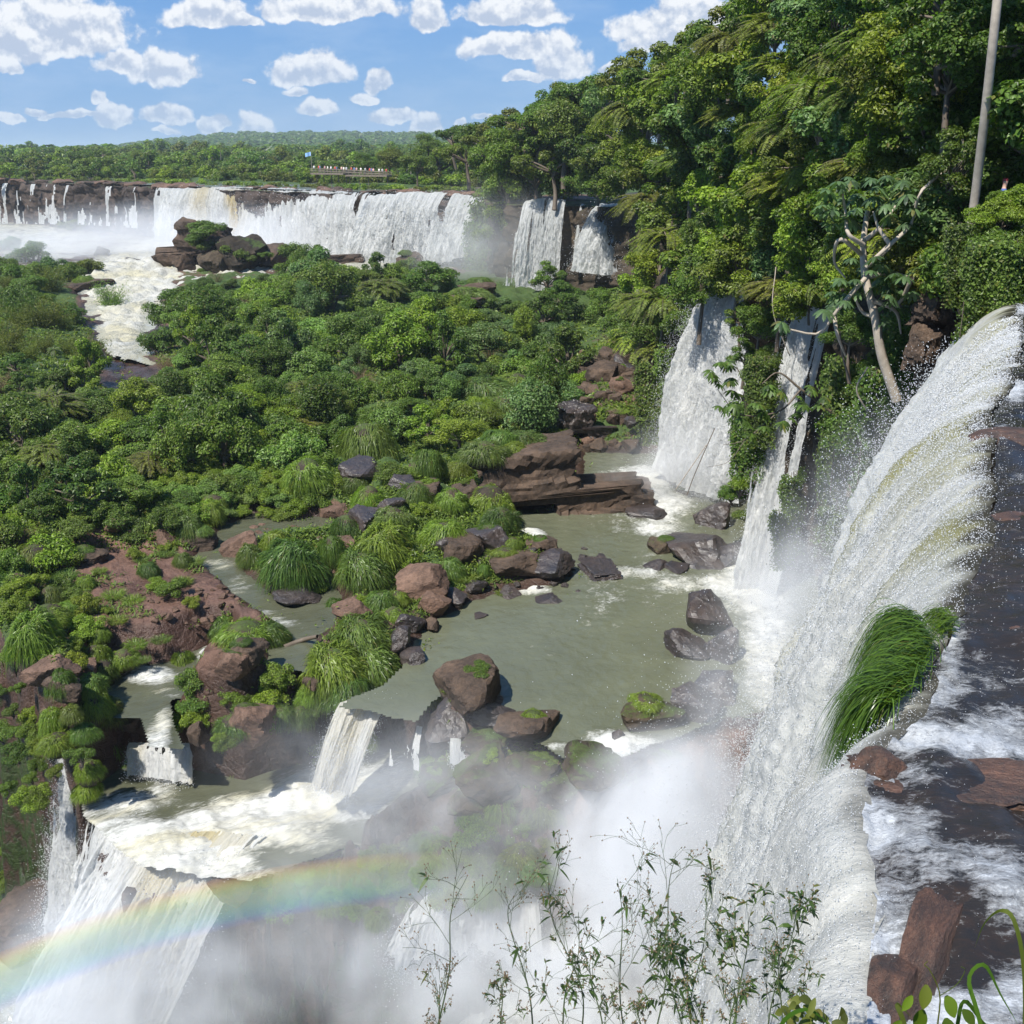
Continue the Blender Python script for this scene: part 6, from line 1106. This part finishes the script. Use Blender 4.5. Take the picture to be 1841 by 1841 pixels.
for a, b, wd in ((A0, B0_, 3.2), (B0_, C0, 2.0)):
    d_ = b-a; rz = math.atan2(d_[1], d_[0]); m_ = (a+b)/2-A0; dk.append(box(*m_, np.linalg.norm(d_), wd, .35, rz)); rail(a, b, -wd/2); rail(a, b, wd/2)
    for q in np.linspace(.05, .95, 5): p = a+d_*q-A0; ps.append(box(p[0], p[1], p[2]-2.0, .16, .16, 4, rz))
V, F = join(dk); link('deck', mesh_np('deck', V, F, M['wood'], smooth=False), wk); V, F = join(rl); link('railing', mesh_np('railing', V, F, M['wood'], smooth=False), wk); V, F = join(ps); link('supports', mesh_np('supports', V, F, M['wood'], smooth=False), wk)
def person_mesh(name, shirt, trouser, hair=(.03, .02, .015), s=1.0, arm=.25):
    """one continuous skinned body, clothes by material"""
    J = {'hip': (0, 0, .95), 'chest': (0, 0, 1.30), 'neck': (0, 0, 1.48), 'chin': (0, -.01, 1.56), 'head': (0, -.01, 1.66), 'top': (0, 0, 1.74), 'sl': (.18, 0, 1.40), 'el': (.25, .02, 1.12), 'hl': (.22, -arm*.7, .92+arm*.5), 'sr': (-.18, 0, 1.40), 'er': (-.25, .02, 1.12), 'hr': (-.22, -arm*.7, .92+arm*.5), 'll': (.09, 0, .9), 'kl': (.10, -.01, .48), 'al': (.10, .02, .08), 'tl': (.11, -.14, .04), 'lr': (-.09, 0, .9), 'kr': (-.10, -.01, .48), 'ar': (-.10, .02, .08), 'tr': (-.11, -.14, .04)}
    Rr = {'hip': .15, 'chest': .16, 'neck': .06, 'chin': .075, 'head': .10, 'top': .07, 'sl': .075, 'sr': .075, 'el': .045, 'er': .045, 'hl': .035, 'hr': .035, 'll': .095, 'lr': .095, 'kl': .06, 'kr': .06, 'al': .045, 'ar': .045, 'tl': .035, 'tr': .035}
    E_ = [('hip', 'chest'), ('chest', 'neck'), ('neck', 'chin'), ('chin', 'head'), ('head', 'top'), ('chest', 'sl'), ('sl', 'el'), ('el', 'hl'), ('chest', 'sr'), ('sr', 'er'), ('er', 'hr'), ('hip', 'll'), ('ll', 'kl'), ('kl', 'al'), ('al', 'tl'), ('hip', 'lr'), ('lr', 'kr'), ('kr', 'ar'), ('ar', 'tr')]
    ks = list(J); me = bpy.data.meshes.new('skel'); me.from_pydata([J[k] for k in ks], [(ks.index(a), ks.index(b)) for a, b in E_], []); o = bpy.data.objects.new('skel', me); COL.objects.link(o)
    sk = o.modifiers.new('s', 'SKIN'); sl_ = me.skin_vertices[0].data if me.skin_vertices else None
    if sl_ is None: me.attributes; 
    for k, v in zip(ks, (me.skin_vertices[0].data if me.skin_vertices else [])): v.radius = (Rr[k], Rr[k]*.85)
    o.modifiers.new('b', 'SUBSURF').levels = 1; dg = bpy.context.evaluated_depsgraph_get(); dg.update(); m2 = bpy.data.meshes.new_from_object(o.evaluated_get(dg)); bpy.data.objects.remove(o)
    for c in ((.45, .28, .20), shirt, trouser, hair, (.05, .04, .04)): m2.materials.append(plain('cloth', c, .8, .1))
    for p in m2.polygons:
        z = p.center.z; x = abs(p.center.x); p.material_index = 4 if z < .1 else (2 if z < 1.0 and x < .19 else (1 if z < 1.47 and not (x > .2 and z < 1.16) else (3 if z > 1.66 or (z > 1.55 and p.center.y > .02) else 0))); p.use_smooth = True
    m2.name = name; return m2
PM = [person_mesh('visitor', s, t_) for s, t_ in (((.7, .7, .7), (.05, .06, .1)), ((.55, .08, .06), (.1, .08, .06)), ((.12, .2, .45), (.3, .27, .2)), ((.75, .45, .4), (.04, .04, .05)), ((.8, .78, .7), (.25, .2, .15)))]
cw = ['white shirt and dark trousers', 'red shirt and brown trousers', 'blue shirt and khaki trousers', 'pink shirt and black trousers', 'cream shirt and tan trousers']
for k in range(22):
    f = (k+rng.uniform(-.3, .3))/22*1.0
    p = A0+(B0_-A0)*min(1, max(0, f)/.45) if f < .45 else B0_+(C0-B0_)*(f-.45)/.55
    c = link('person', PM[k % 5]); c.location = p+np.array([rng.uniform(-.3, .3), rng.uniform(-.9, .9)*(1 if f < .45 else .5), .18]); c.rotation_euler = (0, 0, rng.uniform(-1, 1)); tag(c, None, 'person', 'visitors on the far walkway'); LAB.append((c, 'tiny standing visitor in '+cw[k % 5], 'on the far walkway'))
pm = person_mesh('hiker', (.06, .10, .28), (.05, .05, .06), hair=(.22, .02, .03)); c = link('person', pm); p = aty(1805, 340, 29); c.location = p-np.array([0, 0, 1.45]); c.rotation_euler = (0, 0, 1.2); tag(c, 'visitor in a blue shirt and dark red cap half hidden in the forest', 'person')
o = link('boulder', ROCKP['rock_moss', 'b']); o.location = p-np.array([0, 0, 3.0]); o.scale = (.8, .7, 1.7); tag(o, 'mossy outcrop under the half hidden hiker', 'boulder')
fp = aty(561, 310, 300); fl = root('flag', fp); tag(fl, 'small pale blue flag on a thin pole above the far walkway', 'flag'); V, F = tubes([(np.array([(0, 0, -3), (0, 0, 2), (0, 0, 5.6)]), .06)], 5); link('pole', mesh_np('flag_pole', V, F, M['pale_bark']), fl)
u_, v_ = np.meshgrid(np.linspace(0, 1, 8), np.linspace(0, 1, 5)); V = np.stack([-u_*1.6, .15*np.sin(u_*7), 5.4-v_*1.0-.35*u_], -1); link('cloth', mesh_np('flag_cloth', V, grid_faces(5, 8), plain('flag_blue', (.25, .45, .75), .8, .1)), fl)
# ---------------------------------------------------------------- mist, haze and the bow in the spray
def mist_material(name, dens, sc, seed, col=(.97, .98, 1), aniso=-.1, lo=.38, hi=.72, soft=1.4, core=0.0):
    m, t = newmat(name); P = t.n('ShaderNodeTexCoord').outputs['Object']; r = t.vm('LENGTH', P, out=1)
    Wp = t.vm('ADD', t.n('ShaderNodeNewGeometry').outputs['Position'], (seed*7.1, seed*3.3, 0))
    n = t.noise(Wp, sc, 3, .6, .4)
    f = t.m('POWER', t.mr(r, 1.0, .0, 0, 1), soft)
    g = t.m('MULTIPLY', f, t.m('ADD', core, t.mr(n, lo, hi, 0, 1, True)))
    v = t.n('ShaderNodeVolumePrincipled', ins={'Color': (*col, 1), 'Density': t.m('MULTIPLY', g, dens), 'Anisotropy': aniso})
    o = t.n('ShaderNodeOutputMaterial'); t.t.links.new(v.outputs[0], o.inputs['Volume']); return m
def mist(px, py, y, rad, dens, sc, label, seed=0, tilt=0, rz=0, loc=None, **k):
    p = np.array(loc) if loc is not None else aty(px, py, y); m = mist_material('mist', dens, sc, seed, **k)
    o = link('mist', mesh_np('mist', IV, IF, m)); o.location = p; o.scale = rad; o.rotation_euler = (0, tilt, rz); return tag(o, label, kind='stuff')
mist(1190, 1540, 33, (4.6, 5.0, 5.4), 1.2, .35, 'dense white spray where the near waterfall lands', 1, core=.35, soft=1.0)
mist(1400, 1120, 32, (2.4, 5, 10), .38, .4, 'tall veil of spray standing beside the near waterfall', 2, tilt=.45, core=.15)
mist(1020, 1790, 31.5, (10, 5, 6), .75, .3, 'white mist filling the bottom of the gorge', 3, core=.25)
mist(620, 1700, 33, (13, 4, 5.5), .46, .25, 'grey mist drifting in front of the dark wall', 4, core=.15)
mist(200, 1830, 32, (8, 4, 7), .8, .35, 'spray at the foot of the cream waterfall', 5, core=.25)
mist(680, 1400, 37.5, (9, 3.2, 4.5), .20, .3, 'thin mist drifting over the foaming stream', 6, core=.3)
mist(860, 1500, 35.5, (10, 3.5, 5), .34, .3, 'thin mist in front of the mossy boulders', 7, core=.2)
mist(0, 0, 0, (52, 17, 10.5), .14, .06, 'mist cloud in front of the far falls', 8, loc=(-72, 222, -18), core=.5)
mist(0, 0, 0, (34, 22, 8), .06, .06, 'blue grey mist over the far left islets', 9, loc=(-112, 205, -17), core=.5)
mist(0, 0, 0, (17, 14, 13), .075, .08, 'spray drifting in front of the dark far corner', 10, loc=(-4, 181, -15), core=.5)
mist(1235, 850, 72, (8, 4, 5), .35, .3, 'spray at the foot of the tall pool waterfall', 11, core=.2)
mist(1350, 1060, 52, (4, 3, 4), .4, .4, 'spray at the foot of the slim pool waterfall', 12, core=.2)
# the bow: spectrum colours painted into a mist ring, on an axis of its own
AX = unit(np.array([-.236*math.cos(math.radians(80)), .97*math.cos(math.radians(80)), -math.sin(math.radians(80))])); e1 = unit(np.cross(AX, [1, 0, 0])); e2 = np.cross(AX, e1)
az0 = math.atan2(np.array([-.236, .97, 0])@e2, np.array([-.236, .97, 0])@e1); EA, EB = [(38*math.sin(math.radians(41.6))*math.cos(az0+q_), 38*math.sin(math.radians(41.6))*math.sin(az0+q_), 0) for q_ in (.30, -.98)]
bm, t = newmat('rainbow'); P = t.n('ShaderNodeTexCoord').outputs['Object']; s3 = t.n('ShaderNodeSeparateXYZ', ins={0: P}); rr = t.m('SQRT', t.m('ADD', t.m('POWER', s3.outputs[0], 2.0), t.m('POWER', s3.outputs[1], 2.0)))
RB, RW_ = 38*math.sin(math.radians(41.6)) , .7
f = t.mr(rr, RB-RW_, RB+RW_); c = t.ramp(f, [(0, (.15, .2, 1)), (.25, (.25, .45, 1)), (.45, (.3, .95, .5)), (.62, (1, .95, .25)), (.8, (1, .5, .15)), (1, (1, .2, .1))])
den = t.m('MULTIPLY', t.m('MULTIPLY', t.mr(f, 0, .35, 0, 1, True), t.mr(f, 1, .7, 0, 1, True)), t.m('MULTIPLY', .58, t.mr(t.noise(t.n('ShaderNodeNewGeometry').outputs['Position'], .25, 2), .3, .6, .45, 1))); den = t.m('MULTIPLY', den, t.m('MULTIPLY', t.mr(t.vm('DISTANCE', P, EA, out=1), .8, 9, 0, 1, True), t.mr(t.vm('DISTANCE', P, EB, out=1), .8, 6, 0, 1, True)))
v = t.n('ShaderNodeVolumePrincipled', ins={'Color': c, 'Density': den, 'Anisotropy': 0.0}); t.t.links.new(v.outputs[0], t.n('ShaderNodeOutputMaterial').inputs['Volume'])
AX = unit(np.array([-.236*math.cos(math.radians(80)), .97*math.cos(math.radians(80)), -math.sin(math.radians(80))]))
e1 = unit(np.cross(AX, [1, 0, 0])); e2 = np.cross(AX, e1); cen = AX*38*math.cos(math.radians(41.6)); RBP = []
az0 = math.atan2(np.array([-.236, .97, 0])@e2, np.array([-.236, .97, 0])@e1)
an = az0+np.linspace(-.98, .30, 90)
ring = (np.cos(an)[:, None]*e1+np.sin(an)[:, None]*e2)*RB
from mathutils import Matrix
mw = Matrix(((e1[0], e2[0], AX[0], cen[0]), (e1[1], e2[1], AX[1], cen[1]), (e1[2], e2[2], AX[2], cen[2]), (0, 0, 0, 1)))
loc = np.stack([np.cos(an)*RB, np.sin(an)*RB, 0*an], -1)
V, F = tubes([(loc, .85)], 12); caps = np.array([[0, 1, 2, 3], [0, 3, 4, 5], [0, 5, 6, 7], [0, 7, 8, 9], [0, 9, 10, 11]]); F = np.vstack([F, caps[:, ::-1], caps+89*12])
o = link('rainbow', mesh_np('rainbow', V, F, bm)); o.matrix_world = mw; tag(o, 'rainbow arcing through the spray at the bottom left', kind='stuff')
hm, t = newmat('haze'); v = t.n('ShaderNodeVolumePrincipled', ins={'Color': (.80, .90, 1, 1), 'Density': .00013, 'Anisotropy': .2}); t.t.links.new(v.outputs[0], t.n('ShaderNodeOutputMaterial').inputs['Volume'])
V, F = box(0, 4700, 15, 16000, 9600, 120); o = link('haze', mesh_np('haze', V, F, hm, smooth=False)); tag(o, 'thin blue haze over the distance', kind='stuff')
# ---------------------------------------------------------------- labels: look + place, ranked where several match
def rank_words(i, n):
    o = ['first', 'second', 'third', 'fourth', 'fifth', 'sixth', 'seventh', 'eighth', 'ninth', 'tenth']
    if i == 0: return 'leftmost'
    if i == n-1: return 'rightmost'
    a, b = i, n-1-i
    if min(a, b) > 9: return 'near the middle, number %d from left' % (i+1)
    return o[a]+' from left' if a <= b else o[b]+' from right'
def size_of(o):
    return max(o.scale)
bpy.context.view_layer.update()
groups = {}
for o, look, where in LAB: groups.setdefault((look, where), []).append(o)
used = set()
for (look, where), os_ in groups.items():
    def put(o, txt):
        w_ = txt.split(); o['label'] = ' '.join(w_[:16])
    if len(os_) == 1: put(os_[0], look+' '+where); continue
    P = [project(np.array(o.location))[:2] for o in os_]
    rows = [('', list(range(len(os_))))]
    if len(os_) > 5:
        k = min(4, -(-len(os_)//6)) if len(os_) > 12 else 2
        order = sorted(range(len(os_)), key=lambda i: P[i][1]); names = {2: ['upper', 'lower'], 3: ['top', 'middle', 'bottom'], 4: ['top', 'upper middle', 'lower middle', 'bottom']}[k]
        sz = -(-len(order)//k); rows = [(names[j], order[j*sz:(j+1)*sz]) for j in range(k)]
    for nm, ids in rows:
        ids = sorted(ids, key=lambda i: P[i][0]); n = len(ids)
        for i, q in enumerate(ids):
            put(os_[q], look+' '+where+(', '+(nm+' row ' if nm else '')+(rank_words(i, n) if n > 1 else 'alone')))
